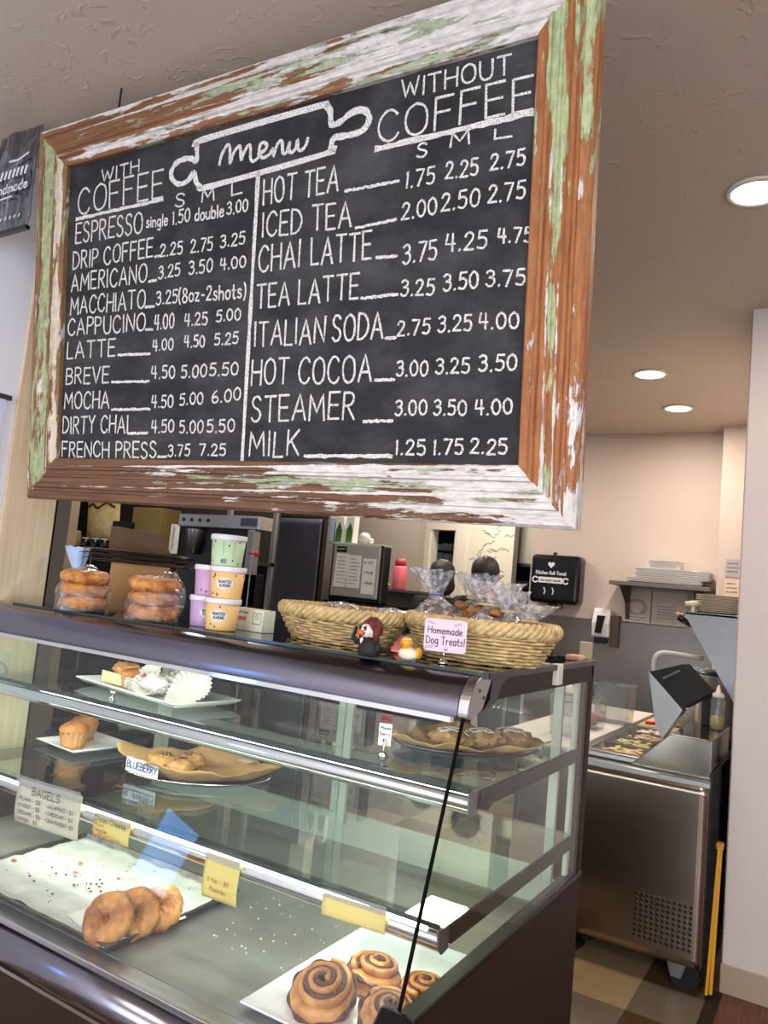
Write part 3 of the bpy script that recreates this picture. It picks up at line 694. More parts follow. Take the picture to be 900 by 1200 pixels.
CHALK = [
    ('heading_with_coffee', 'WITH', 0.1488, 0.8422, 0.31, 0.8421, 0.0359),
    ('heading_with_coffee', 'COFFEE', 0.0456, 0.757, 0.4128, 0.7533, 0.0787),
    ('heading_with_coffee', None, 0.0382, 0.7448, 0.4132, 0.7459, 1.3),
    ('size_row_left', 'S', 0.4655, 0.7159, 0.4988, 0.7132, 0.0359),
    ('size_row_left', 'M', 0.5666, 0.7144, 0.6109, 0.7121, 0.0351),
    ('size_row_left', 'L', 0.6751, 0.7156, 0.711, 0.7166, 0.0364),
    ('row_espresso', 'ESPRESSO', 0.0385, 0.668, 0.3341, 0.6642, 0.0606),
    ('row_espresso', 'single', 0.3512, 0.6742, 0.436, 0.6708, 0.032),
    ('row_espresso', '1.50', 0.458, 0.6688, 0.5225, 0.6679, 0.036),
    ('row_espresso', 'double', 0.5436, 0.666, 0.6475, 0.6636, 0.033),
    ('row_espresso', '3.00', 0.6611, 0.665, 0.7329, 0.6656, 0.032),
    ('row_drip', 'DRIP COFFEE', 0.0309, 0.5894, 0.3805, 0.5865, 0.0529),
    ('row_drip', None, 0.391, 0.5853, 0.4083, 0.5856, 1.0),
    ('row_drip', '2.25', 0.4119, 0.5827, 0.4993, 0.5816, 0.034),
    ('row_drip', '2.75', 0.5323, 0.5775, 0.6119, 0.577, 0.0355),
    ('row_drip', '3.25', 0.6415, 0.5802, 0.7272, 0.5782, 0.0322),
    ('row_americano', 'AMERICANO', 0.0267, 0.5207, 0.3599, 0.5161, 0.053),
    ('row_americano', None, 0.3704, 0.5163, 0.4, 0.5166, 1.0),
    ('row_americano', '3.25', 0.4085, 0.5184, 0.4928, 0.5201, 0.0341),
    ('row_americano', '3.50', 0.529, 0.5185, 0.615, 0.5184, 0.0355),
    ('row_americano', '4.00', 0.6449, 0.5173, 0.7335, 0.5163, 0.03),
    ('row_macchiato', 'MACCHIATO', 0.0266, 0.4497, 0.357, 0.4409, 0.0531),
    ('row_macchiato', None, 0.3604, 0.4431, 0.3954, 0.4425, 1.0),
    ('row_macchiato', '3.25', 0.4042, 0.4466, 0.487, 0.4439, 0.0366),
    ('row_macchiato', '(8oz-2shots)', 0.4937, 0.4433, 0.7378, 0.4344, 0.0383),
    ('row_cappuccino', 'CAPPUCINO', 0.018, 0.3855, 0.3607, 0.3745, 0.0506),
    ('row_cappuccino', None, 0.3658, 0.3771, 0.3921, 0.3764, 1.0),
    ('row_cappuccino', '4.00', 0.4012, 0.3757, 0.4774, 0.3748, 0.0416),
    ('row_cappuccino', '4.25', 0.519, 0.3765, 0.604, 0.3746, 0.0333),
    ('row_cappuccino', '5.00', 0.6381, 0.379, 0.7231, 0.3779, 0.0301),
    ('row_latte', 'LATTE', 0.0182, 0.3107, 0.2374, 0.3089, 0.0506),
    ('row_latte', None, 0.2521, 0.3106, 0.3855, 0.3064, 1.0),
    ('row_latte', '4.00', 0.398, 0.3133, 0.4774, 0.3133, 0.0319),
    ('row_latte', '4.50', 0.5223, 0.3165, 0.5978, 0.3132, 0.031),
    ('row_latte', '5.25', 0.6353, 0.3153, 0.7175, 0.3146, 0.0302),
    ('row_breve', 'BREVE', 0.0185, 0.2332, 0.214, 0.2297, 0.0481),
    ('row_breve', None, 0.2287, 0.2302, 0.3864, 0.2264, 1.0),
    ('row_breve', '4.50', 0.3965, 0.2334, 0.4886, 0.2319, 0.0344),
    ('row_breve', '5.00', 0.5151, 0.2308, 0.6085, 0.2315, 0.0335),
    ('row_breve', '5.50', 0.6211, 0.2319, 0.7219, 0.2318, 0.0327),
    ('row_mocha', 'MOCHA', 0.0147, 0.1556, 0.2197, 0.1547, 0.0508),
    ('row_mocha', None, 0.2333, 0.1482, 0.3943, 0.146, 1.0),
    ('row_mocha', '4.50', 0.4011, 0.1495, 0.4863, 0.15, 0.0344),
    ('row_mocha', '5.00', 0.5127, 0.1541, 0.5999, 0.1567, 0.0312),
    ('row_mocha', '6.00', 0.6345, 0.1558, 0.7345, 0.1633, 0.0326),
    ('row_dirty_chai', 'DIRTY CHAI', 0.0109, 0.0779, 0.3054, 0.0792, 0.051),
    ('row_dirty_chai', None, 0.3092, 0.0761, 0.3877, 0.0769, 1.0),
    ('row_dirty_chai', '4.50', 0.4051, 0.0768, 0.4935, 0.0808, 0.0345),
    ('row_dirty_chai', '5.00', 0.517, 0.0761, 0.6042, 0.0772, 0.0336),
    ('row_dirty_chai', '5.50', 0.62, 0.0771, 0.7181, 0.0792, 0.0328),
    ('row_french_press', 'FRENCH PRESS', 0.0109, 0.0059, 0.4264, 0.005, 0.0457),
    ('row_french_press', None, 0.4348, 0.0081, 0.4692, 0.0084, 1.0),
    ('row_french_press', '3.75', 0.4759, 0.0102, 0.558, 0.0128, 0.0315),
    ('row_french_press', '7.25', 0.5965, 0.0141, 0.6898, 0.0149, 0.0306),
    ('divider', None, 0.7643, 0.7593, 0.7491, 0.0008, 1.6),
    ('row_hot_tea', 'HOT TEA', 0.7862, 0.6731, 1.0206, 0.6701, 0.0643),
    ('row_hot_tea', None, 1.0435, 0.6663, 1.1937, 0.6645, 1.0),
    ('row_hot_tea', '1.75', 1.2143, 0.6441, 1.288, 0.6435, 0.0376),
    ('row_hot_tea', '2.25', 1.317, 0.6482, 1.396, 0.644, 0.0365),
    ('row_hot_tea', '2.75', 1.4263, 0.648, 1.5051, 0.6476, 0.0335),
    ('row_iced_tea', 'ICED TEA', 0.7863, 0.5895, 1.0642, 0.5779, 0.0622),
    ('row_iced_tea', None, 1.0794, 0.5706, 1.1902, 0.575, 1.0),
    ('row_iced_tea', '2.00', 1.2064, 0.5726, 1.297, 0.572, 0.0378),
    ('row_iced_tea', '2.50', 1.3099, 0.5749, 1.4025, 0.5751, 0.0386),
    ('row_iced_tea', '2.75', 1.4247, 0.5781, 1.5087, 0.5741, 0.0373),
    ('row_chai_latte', 'CHAI', 0.7798, 0.4954, 0.9121, 0.4958, 0.0669),
    ('row_chai_latte', 'LATTE', 0.9494, 0.4957, 1.126, 0.4915, 0.0662),
    ('row_chai_latte', None, 1.1416, 0.4907, 1.1969, 0.489, 1.0),
    ('row_chai_latte', '3.75', 1.2151, 0.4688, 1.3022, 0.4693, 0.0437),
    ('row_chai_latte', '4.25', 1.3253, 0.4829, 1.4246, 0.4779, 0.0385),
    ('row_chai_latte', '4.75', 1.4523, 0.4865, 1.5287, 0.4774, 0.0315),
    ('row_tea_latte', 'TEA LATTE', 0.7774, 0.4038, 1.0944, 0.3984, 0.0604),
    ('row_tea_latte', None, 1.1042, 0.3975, 1.2038, 0.3981, 1.0),
    ('row_tea_latte', '3.25', 1.2133, 0.3922, 1.2997, 0.3887, 0.0359),
    ('row_tea_latte', '3.50', 1.3243, 0.3941, 1.4085, 0.3923, 0.0367),
    ('row_tea_latte', '3.75', 1.4288, 0.3931, 1.5178, 0.3876, 0.0337),
    ('row_italian_soda', 'ITALIAN', 0.7755, 0.3029, 0.9989, 0.2983, 0.0628),
    ('row_italian_soda', 'SODA', 1.0245, 0.2998, 1.1681, 0.2973, 0.0631),
    ('row_italian_soda', None, 1.1775, 0.2967, 1.2043, 0.2958, 1.0),
    ('row_italian_soda', '2.75', 1.2087, 0.3005, 1.2932, 0.2985, 0.034),
    ('row_italian_soda', '3.25', 1.3149, 0.3018, 1.3977, 0.2987, 0.0349),
    ('row_italian_soda', '4.00', 1.4161, 0.3001, 1.5079, 0.2951, 0.0339),
    ('row_hot_cocoa', 'HOT COCOA', 0.7707, 0.2008, 1.141, 0.197, 0.0652),
    ('row_hot_cocoa', None, 1.1529, 0.1986, 1.2058, 0.1974, 1.0),
    ('row_hot_cocoa', '3.00', 1.2112, 0.2052, 1.2925, 0.2036, 0.034),
    ('row_hot_cocoa', '3.25', 1.3142, 0.2075, 1.3972, 0.2038, 0.0331),
    ('row_hot_cocoa', '3.50', 1.4207, 0.2074, 1.5075, 0.2052, 0.0339),
    ('row_steamer', 'STEAMER', 0.7758, 0.1049, 1.0971, 0.1067, 0.0653),
    ('row_steamer', None, 1.1255, 0.1, 1.2049, 0.101, 1.0),
    ('row_steamer', '3.00', 1.2124, 0.1139, 1.2948, 0.1134, 0.0341),
    ('row_steamer', '3.50', 1.3135, 0.1121, 1.3945, 0.1116, 0.0331),
    ('row_steamer', '4.00', 1.4173, 0.1111, 1.5023, 0.1114, 0.0321),
    ('row_milk', 'MILK', 0.7734, 0.0124, 0.9344, 0.0161, 0.0632),
    ('row_milk', None, 0.9545, 0.0152, 1.2069, 0.0174, 1.2),
    ('row_milk', '1.25', 1.2182, 0.0215, 1.2961, 0.0221, 0.0341),
    ('row_milk', '1.75', 1.318, 0.0223, 1.3906, 0.0229, 0.0332),
    ('row_milk', '2.25', 1.4092, 0.0249, 1.4949, 0.0237, 0.0323),
    ('heading_without_coffee', 'WITHOUT', 1.192, 0.8574, 1.464, 0.8515, 0.0416),
    ('heading_without_coffee', 'COFFEE', 1.1335, 0.7672, 1.5167, 0.7626, 0.0727),
    ('heading_without_coffee', None, 1.1283, 0.752, 1.517, 0.7553, 1.9),
    ('size_row_right', 'S', 1.2403, 0.7107, 1.2648, 0.7101, 0.0314),
    ('size_row_right', 'M', 1.3253, 0.718, 1.3718, 0.7166, 0.0306),
    ('size_row_right', 'L', 1.433, 0.7158, 1.4728, 0.7134, 0.0204),
]
PIN = [(0.5386, 0.8771), (0.5589, 0.8872), (0.9485, 0.893), (0.9748, 0.8873), (0.9885, 0.8716), (0.9941, 0.8388), (1.022, 0.8403), (1.0464, 0.8529), (1.077, 0.8565), (1.0983, 0.8447), (1.1031, 0.8233), (1.0834, 0.8038), (1.0428, 0.8017), (1.0086, 0.8044), (0.9986, 0.8), (0.9944, 0.783), (0.9745, 0.7688), (0.5899, 0.7528), (0.5579, 0.7581), (0.5409, 0.7764), (0.5331, 0.8013), (0.5081, 0.782), (0.4754, 0.7792), (0.4511, 0.7953), (0.4432, 0.8172), (0.4588, 0.8386), (0.4882, 0.8463), (0.5211, 0.8426), (0.5411, 0.8318), (0.5386, 0.8771)]
MENU = [[(0.6259, 0.8069), (0.6324, 0.83), (0.6466, 0.8503), (0.6556, 0.8543), (0.6623, 0.8415), (0.6644, 0.8022), (0.6752, 0.8276), (0.6894, 0.842), (0.6985, 0.8391), (0.7034, 0.8041), (0.7114, 0.8208), (0.7252, 0.8385), (0.7343, 0.8333), (0.7359, 0.8026), (0.748, 0.7936), (0.765, 0.8017)], [(0.7617, 0.809), (0.7843, 0.8159), (0.7894, 0.8282), (0.7775, 0.8372), (0.7664, 0.8305), (0.766, 0.8104), (0.7767, 0.7973), (0.7965, 0.8002), (0.81, 0.8131)], [(0.81, 0.8131), (0.8138, 0.7948), (0.8211, 0.8165), (0.8316, 0.8288), (0.8402, 0.8249), (0.8444, 0.7978), (0.8555, 0.7957), (0.8653, 0.8189)], [(0.8653, 0.8189), (0.8635, 0.8007), (0.8722, 0.7925), (0.8853, 0.8008), (0.8897, 0.8216), (0.8936, 0.7971), (0.9046, 0.7928), (0.9175, 0.8032), (0.922, 0.8184)]]

rng = random.Random(3)
for rname, s, u0, v0, u1, v1, h in CHALK:
    mb = MB()
    if s is None:
        n = 24
        mb.ribbon([bp(u0+(u1-u0)*i/n, v0+(v1-v0)*i/n+rng.uniform(-.0012,.0012), .0015) for i in range(n+1)], .0074*h, BN, .5, rng)
        mb.build('chalk_divider' if rname == 'divider' else ('chalk_underline' if rname.startswith('heading') else 'chalk_dash'), M['chalk'], board)
    else:
        d = Vector((u1-u0, v1-v0, 0)); L = d.length
        U = (BU*d.x + BV*d.y).normalized()
        write(mb, s, bp(u0, v0, .0015), U, BV, BN, h, .0042 + h*.024, fit=L, rng=rng, jit=.07)
        mb.build('chalk_heading' if rname.startswith('heading') else ('chalk_size_letter' if rname.startswith('size') else ('chalk_price' if s[0] in '0123456789' else 'chalk_drink_name')), M['chalk'], board)
mb = MB(); mb.ribbon([bp(u, v, .0015) for u, v in catmull(PIN, 4)], .016, BN, .4, rng)
mb.build('rolling_pin_drawing', M['chalk'], board)
mb = MB()
for st in MENU: mb.ribbon([bp(u, v, .0015) for u, v in catmull(st, 4)], .0095, BN, .3, rng)
mb.build('chalk_menu_title', M['chalk'], board)

# ------------------------------------------------------------------ poster bag and notice on the left wall
def wrapped_poster():
    t = thing('foil_poster', 'dark shiny plastic-wrapped poster with white lettering hung under the ceiling at left', 'poster', (-2.42,1.38,2.60))
    x0, x1, z0, z1 = -2.52, -2.292, 2.605, 2.955
    def f(i, j):
        x = x0+(x1-x0)*i; z = z0+(z1-z0)*j
        return (x, 1.38 + .010*mnoise.noise(Vector((x*14, z*9, 3))) + .004*mnoise.noise(Vector((x*50, z*30, 1))), z)
    MB().grid(f, 40, 44).build('sheet', mat('dark foil', (52,52,60), .16, spec=.8, coat=1), t, True, solid=.002)
    mb = MB(); N = (0,-1,0); y = 1.364
    write(mb, 'handmade', (x0+.01,y,z0+.125), (1,0,0), (0,0,1), N, .030, .006, fit=.205)
    mb.ribbon([(x0+.01,y,z0+.105), (x0+.14,y,z0+.108)], .005, N)
    for k in range(9): mb.ribbon([(x0+.02+k*.022,y,z0+.178), (x0+.025+k*.022,y,z0+.200)], .011, N)
    for k in range(8): mb.ribbon([(x0+.02+k*.025,y,z0+.03), (x0+.024+k*.025,y,z0+.037)], .006, N)
    mb.ribbon([(x0+.10,y,z0+.235), (x0+.15,y,z0+.232), (x0+.20,y,z0+.246)], .007, N)
    mb.build('poster_lettering', M['ink_white'], t)
    MB().box((x0,1.372,z0-.012), (x1,1.388,z0)).build('bottom_strip', M['black'], t)
wrapped_poster()
nb = thing('notice_board', 'pale notice board with a thin black top edge on the left wall', 'notice board', (-2.6,1.36,1.7))
MB().box((-2.605,.8,1.60), (-2.592,1.575,2.095)).build('panel', mat('pale blue panel', (212,214,238), .5), nb)
MB().box((-2.605,.8,2.095), (-2.586,1.59,2.112)).build('top_edge', M['black'], nb)

# ------------------------------------------------------------------ glass display case
XL, XR = -2.55, -.685        # ends
YF, YK = 1.295, 2.44         # front ledge, back
ZD = .63                     # deck
TOP = 1.390                  # underside of what stands on the top glass
Z1, Z2 = 1.133, .876         # shelf tops
def gy(z): return 1.353 + .345*(z-.777)     # the slanted front glass
case = thing('display_case', 'long glass-fronted bakery display case with chrome top roll and dark brown base', 'display case', (-1.6, 1.9, 0))
MB().box((XL+.02,YF+.06,.06), (XR-.035,YK,.60)).build('base_cabinet', M['brown'], case, bevel=.004)
MB().box((XL+.05,YF+.12,0), (XR-.06,YK-.06,.06)).build('kick_plinth', M['blackmat'], case)
for nm, x0, x1 in (('side_panel', XR-.03, XR), ('side_panel', XL, XL+.03)):
    MB().prism([(x0,YF+.02,0.02), (x0,YK+.02,0.02), (x0,YK+.02,.735), (x0,1.345,.735), (x0,YF+.015,.66)], (x1-x0,0,0)).build(nm, M['brown'], case, bevel=.003)
mb = MB()
mb.box((XR-.034,1.37,.733), (XR+.004,YK+.02,.747))
o = mb.build('side_rim', M['worn'], case, bevel=.003)
MB().box((XL,1.37,.733), (XL+.034,YK+.02,.747)).build('side_rim', M['worn'], case, bevel=.003)
MB().prism([(XR-.05,1.295,.60), (XR-.05,1.375,.60), (XR-.05,1.385,.748), (XR-.05,1.350,.775), (XR-.05,1.318,.752)], (.058,0,0)).build('corner_cap', M['blackgl'], case, bevel=.006)
MB().lathe([(.001,0),(.005,0),(.006,.003),(.004,.006),(.001,.006)], (0,0,0), 12).build('cap_screw', M['chrome'], case).location = (XR-.02-case.location.x, 1.335-case.location.y, .775)
MB().box((XL+.03,YF+.05,.60), (XR-.03,YK-.02,ZD)).build('deck', M['deck'], case)
MB().box((XL+.03,YF-.002,.612), (XR-.045,YF+.052,.628)).build('front_ledge', M['steel'], case, bevel=.003)
prof = []
for k in range(13):
    a = math.radians(-95 + 190*k/12)
    prof.append((YF+.035 - .058*math.cos(a), .557 + .055*math.sin(a)))
MB().prism([(XL,y,z) for y, z in prof] , (XR-XL-.03,0,0)).build('front_bumper', M['roll'], case, True)
MB().box((XL,YF+.02,.488), (XR-.03,YF+.06,.500)).build('trim_strip', M['steel'], case)
MB().box((XL,YF+.035,.03), (XR-.03,YF+.06,.49)).build('front_panel', M['brown'], case)
# slanted front glass and its dark right edge
t = .006
MB().prism([(XL+.02,gy(.625),.625), (XL+.02,gy(.625)+t,.625), (XL+.02,gy(1.31)+t,1.31), (XL+.02,gy(1.31),1.31)], (XR-XL-.035,0,0)).build('front_glass', M['glass'], case)
MB().prism([(XR-.016,gy(.75)-.001,.75), (XR-.016,gy(.75)+t+.002,.75), (XR-.016,gy(1.325)+t+.002,1.325), (XR-.016,gy(1.325)-.001,1.325)], (.005,0,0)).build('front_glass_edge', M['edge_black'], case)
# end glass
for x in (XR-.006, XL):
    MB().prism([(x,gy(.745)+.02,.745), (x,YK-.03,.745), (x,YK-.03,1.335), (x,gy(1.335)+.02,1.335)], (.006,0,0)).build('end_glass', M['glass_end'], case)
for x in (XR-.010, XL):
    MB().box((x,1.66,1.325), (x+.012,YK,1.378)).build('end_top_rail', M['bracket'], case, bevel=.002)
# top roll: curved metal cover along the front of the top
def rollprof(x):
    pts = []
    for k in range(15):
        s = k/14
        a = math.radians(92 - 96*s)
        pts.append((x, 1.612 - .088*math.sin(PI/2*s)*1.0 - .006*math.sin(PI*s), 1.384 - .088*(1-math.cos(PI/2*s))*1.0))
    # underside back to the start
    pts += [(x, gy(1.298)+.012, 1.292), (x, 1.60, 1.31), (x, 1.64, 1.372), (x, 1.64, 1.384)]
    return pts
MB().prism(rollprof(XL-.10), (XR-.004-XL+.10-.02,0,0)).build('top_roll', M['roll'], case, True).modifiers.new('es', 'EDGE_SPLIT').split_angle = .6
MB().box((XL-.06,1.506,1.286), (XR-.03,1.522,1.297)).build('roll_lip', M['chrome'], case)
ec = rollprof(XR-.024)
MB().prism(ec, (.026,0,0)).build('roll_end_cap', M['steel'], case, bevel=.003)
for y, z in ((1.575,1.352), (1.60,1.335)):
    MB().cyl((XR+.001,y,z), (XR+.004,y,z), .004, n=10).build('cap_screw', M['steel_dark'], case)
MB().prism([(XR-.012,1.64,1.380), (XR-.012,1.76,1.380), (XR-.012,1.70,1.362), (XR-.012,1.665,1.32), (XR-.012,1.60,1.308), (XR-.012,1.63,1.33)], (.016,0,0)).build('end_bracket', M['black'], case)
MB().box((-2.42,1.60,1.379), (XR+.012,YK+.02,1.388)).build('top_glass', M['top_glass'], case)
MB().box((-2.42,1.593,1.378), (XR+.012,1.601,1.389)).build('top_glass_edge', M['glass_edge'], case)
MB().box((XR-.004,1.60,1.376), (XR+.014,YK+.02,1.390)).build('top_end_trim', M['black'], case)
MB().box((XR-.005,2.06,1.335), (XR+.018,2.10,1.392)).build('corner_clip', M['white'], case, bevel=.003)
# back: posts and sliding doors with white frames
for x in (XR-.045, XL):
    MB().box((x,YK-.015,.74), (x+.045,YK+.025,1.39)).build('rear_post', M['brown'] if x > -1 else M['door_white'], case)
MB().box((XL,YK-.02,1.335), (XR,YK+.02,1.378)).build('rear_top_rail', M['bracket'], case)
MB().box((XL,YK-.03,.63), (XR-.03,YK+.01,.70)).build('rear_bottom_rail', M['door_white'], case)
def sliding_door(x0, x1, y):
    b = .030
    o = MB().box((x0,y,.70), (x0+b,y+.018,1.335)).box((x1-b,y,.70), (x1,y+.018,1.335)).box((x0+b,y,.70), (x1-b,y+.018,.735)).box((x0+b,y,1.305), (x1-b,y+.018,1.335)).build('sliding_door', M['door_white'], case, bevel=.002)
    MB().box((x0+b,y+.006,.735), (x1-b,y+.011,1.305)).build('door_pane', M['glass'], o)
sliding_door(XL+.05, -1.52, YK-.055)
sliding_door(-1.60, XR-.075, YK-.030)
# two glass shelves with front light rails and end brackets
def tube_lamp(y, z, power):
    o = area('case_tube_light', ((XL+XR)/2, y, z), ((XL+XR)/2, y+.30, z-.6), XR-XL-.16, .012, power, (.96, 1.0, .90))
    return o
M['tube'] = emis('case light tube', (246,255,240), 14)
for zt, yf, yb in ((Z1, 1.610, 2.28), (Z2, 1.510, 2.36)):
    sh = MB().box((XL+.02,yf,zt-.008), (XR-.012,yb,zt)).build('shelf_glass', M['glass_shelf'], case)
    MB().box((XL+.02,yf-.003,zt-.009), (XR-.016,yf,zt+.001)).build('shelf_glass_edge', M['glass_edge'], sh)
    pr = []
    for k in range(9):
        a = math.radians(100 + 150*k/8)
        pr.append((yf+.026 + .028*math.cos(a), zt-.036 + .026*math.sin(a)))
    pr += [(yf+.048, zt-.060), (yf+.048, zt-.050), (yf+.030, zt-.048), (yf+.022, zt-.036), (yf+.030, zt-.016), (yf+.05, zt-.010)]
    MB().prism([(XL+.03,y,z) for y, z in pr], (XR-XL-.05,0,0)).build('shelf_rail', M['chrome'], sh, True).modifiers.new('es', 'EDGE_SPLIT').split_angle = .5
    MB().prism([(XR-.022,y,z) for y, z in [(yf-.004,zt-.010),(yf+.05,zt-.010),(yf+.05,zt-.062),(yf+.02,zt-.066),(yf+.002,zt-.05)]], (.006,0,0)).build('rail_end_cap', M['steel_dull'], sh, bevel=.002)
    ty_, tz_ = (yf+.040, zt-.046) if zt > 1 else (yf+.004, zt-.015)
    MB().cyl((XL+.06,ty_,tz_), (XR-.05,ty_,tz_), .006, n=10).build('light_tube', M['tube'], sh, True)
    tube_lamp(yf+.056, zt-.052, 3.6 if zt > 1 else 3.3)
    for x in (XR-.020, XL+.012):
        MB().box((x,yf+.05,zt-.052), (x+.010,YK-.06,zt-.012)).build('shelf_bracket', M['bracket'], sh, bevel=.002)
MB().cyl((XL+.06,1.60,1.302), (XR-.06,1.60,1.302), .007, n=10).build('light_tube', M['tube'], case, True)
tube_lamp(1.612, 1.296, 3.2)
for x in (XR-.028,):
    MB().box((x,2.36,.75), (x+.012,2.385,1.33)).build('shelf_standard', M['door_white'], case)
# blue protective strip caught in the corner of the case

# ------------------------------------------------------------------ baked goods in the case
def bagel_mesh(R=.040, r=.026, seed=0, hole=1.0, name='bagel', m=None):
    """lumpy torus lying in xy, centre at origin"""
    mb = MB(); n, k = 56, 24
    def f(i, j):
        a, b = 2*PI*i, 2*PI*j
        q = r*(1 + .16*mnoise.noise(Vector((math.cos(a)*2.6, math.sin(a)*2.6, seed*3.1))))
        rr = R + q*math.cos(b) * (1.15 if math.cos(b) < 0 else 1.0) * hole
        z = q*math.sin(b)*.86
        p = Vector((rr*math.cos(a), rr*math.sin(a)*(1+.05*math.sin(a*2+seed)), z))
        return p + p.normalized()*(.0016*mnoise.noise(p*130) + .0045*mnoise.noise(p*42))
    return mb.grid(f, n, k)
def crust_mat(name, top, top2, side, side2):
    """browned on top, paler round the side: a baked crust, by height on the bagel"""
    m = mat(name, top, .42, bump=.35, bscale=60, c2=top2, vscale=26)
    return m
tray = thing('sheet_tray', 'metal sheet tray lined with crumpled white parchment on the case deck', 'baking tray', (-1.80,1.54,ZD))
ta = Vector((-1.475,1.335,0)); 
tx0, tx1, ty0, ty1 = -2.14, -1.475, 1.335, 1.790
def rimmed_tray(x0, x1, y0, y1, z, h, slope, t=.003):
    mb = MB()
    lv = [(slope, z+t), (0, z+h), (-.007, z+h), (-.007, z+h-.004), (-.002, z+h-.004), (slope-.002, z)]
    rings = []
    for d, zz in lv:
        rings.append([(x0+d,y0+d,zz),(x1-d,y0+d,zz),(x1-d,y1-d,zz),(x0+d,y1-d,zz)])
    vs = [p for r in rings for p in r]; fs = [(0,1,2,3), (20,23,22,21)]
    for k in range(5):
        for i in range(4): fs.append((k*4+i, k*4+(i+1) % 4, k*4+4+(i+1) % 4, k*4+4+i))
    return mb.add(vs, fs)
rimmed_tray(tx0, tx1, ty0, ty1, ZD+.001, .024, .012).build('pan', mat('seasoned aluminium', (118,112,104), .42, .9, var=.35, vscale=20), tray, bevel=.003)
def paper(x0, x1, y0, y1, z, amp, seed, curl=0, nu=46, nv=34):
    def f(i, j):
        x = x0+(x1-x0)*i; y = y0+(y1-y0)*j
        w = abs(mnoise.noise(Vector((x*9, y*9, seed))))*amp + abs(mnoise.noise(Vector((x*24, y*24, seed+4))))*amp*.45
        e = max(0, abs(i-.5)*2-.86)/.14
        e2 = max(0, abs(j-.5)*2-.86)/.14
        return (x, y, z + w + curl*max(e, e2)**2)
    return MB().grid(f, nu, nv)
pl = paper(tx0+.010, tx1-.014, ty0+.012, ty1-.012, ZD+.006, .013, 2, .006)
pl.build('parchment_liner', M['parch'], tray, True, solid=.0006)
mb = MB()
c0 = Vector((-1.52,1.52,ZD+.016))
mb.grid(lambda i, j: (-1.70+.21*i+.03*j, 1.385+.24*j-.05*i, ZD+.014+.012*abs(mnoise.noise(Vector((i*3, j*3, 8))))+.010*max(0, i+j-1.5)), 16, 16)
mb.build('loose_parchment', M['paper'], tray, True, solid=.0006)
# crumbs and toasted bits on the paper: nobody could count them
rng = random.Random(9)
mb = MB()
for k in range(120):
    if k < 80: x, y = rng.gauss(-1.82,.10), rng.gauss(1.55,.07)
    else: x, y = rng.uniform(tx0+.03, tx1-.05), rng.uniform(ty0+.03, ty1-.03)
    if not (tx0+.02 < x < tx1-.02 and ty0+.02 < y < ty1-.02): continue
    s = rng.choice((.0008,.001,.0013,.002,.0034))
    mb.ball((x, y, ZD+.0165), (s*1.5, s, s*.7), 6, m=4)
tag(mb.build('crumbs', mat('dark crumbs', (92,62,44), .8), base=(-1.82,1.55,ZD+.016)), 'scattered dark crumbs on the parchment of the bagel tray', 'crumbs', kind='stuff')
mb = MB()
for k in range(60):
    x, y = rng.uniform(-1.42,-1.10), rng.uniform(1.55,2.1)
    s = rng.uniform(.001,.0028); mb.ball((x, y, ZD+.001), (s*1.3, s, s*.7), 6, m=4)
tag(mb.build('deck_crumbs', mat('pale crumbs', (214,196,164), .8), base=(-1.25,1.8,ZD)), 'pale crumbs scattered on the bare steel deck right of the tray', 'crumbs', kind='stuff')
for k, (x, y, lab) in enumerate(((-1.95,1.62,'small orange bagel shard near the middle of the parchment'), (-1.90,1.565,'larger orange bagel shard lying on the parchment'), (-2.10,1.50,'orange bagel shard at the left end of the parchment'))):
    o = MB().ball((x, y, ZD+.019), (.011-.002*(k == 0), .006, .003), 10, .5, 3, k).build('bagel_shard', mat('toasted shard', (190,104,52), .6), None, True, base=(x,y,ZD+.017))
    tag(o, lab, 'bread piece', 'bagel shards on the tray')

M['bagel_top'] = mat('browned bagel crust', (210,146,76), .4, bump=.7, bscale=55, c2=(132,70,28), vscale=26)
bmesh_ = bagel_mesh(.041, .0265, 1)
bags = []
spots = [((-1.528,1.372,ZD+.058), (math.radians(56), math.radians(-6), math.radians(18)), 'front brown bagel tilted to face out, at the corner of the parchment tray'),
         ((-1.515,1.440,ZD+.050), (math.radians(56), math.radians(-10), math.radians(38)), 'middle bagel of three, leaning between two others on the tray'),
         ((-1.508,1.515,ZD+.044), (math.radians(38), math.radians(-4), math.radians(22)), 'rearmost bagel of three leaning on the tray')]
def bagel(seed, label, group):
    t = thing('bagel', label, 'bagel', (0,0,0), group)
    bagel_mesh(.0365, .0275, seed).build('crust', M['bagel_top'], t, True)
    return t
b0 = None
for k, (p, r, lab) in enumerate(spots):
    if b0 is None:
        b0 = bagel(1, lab, 'bagels on the tray'); b0.location = p; b0.rotation_euler = r; b0.scale = (1.02,)*3
    else: copy_tree(b0, p, lab, r)

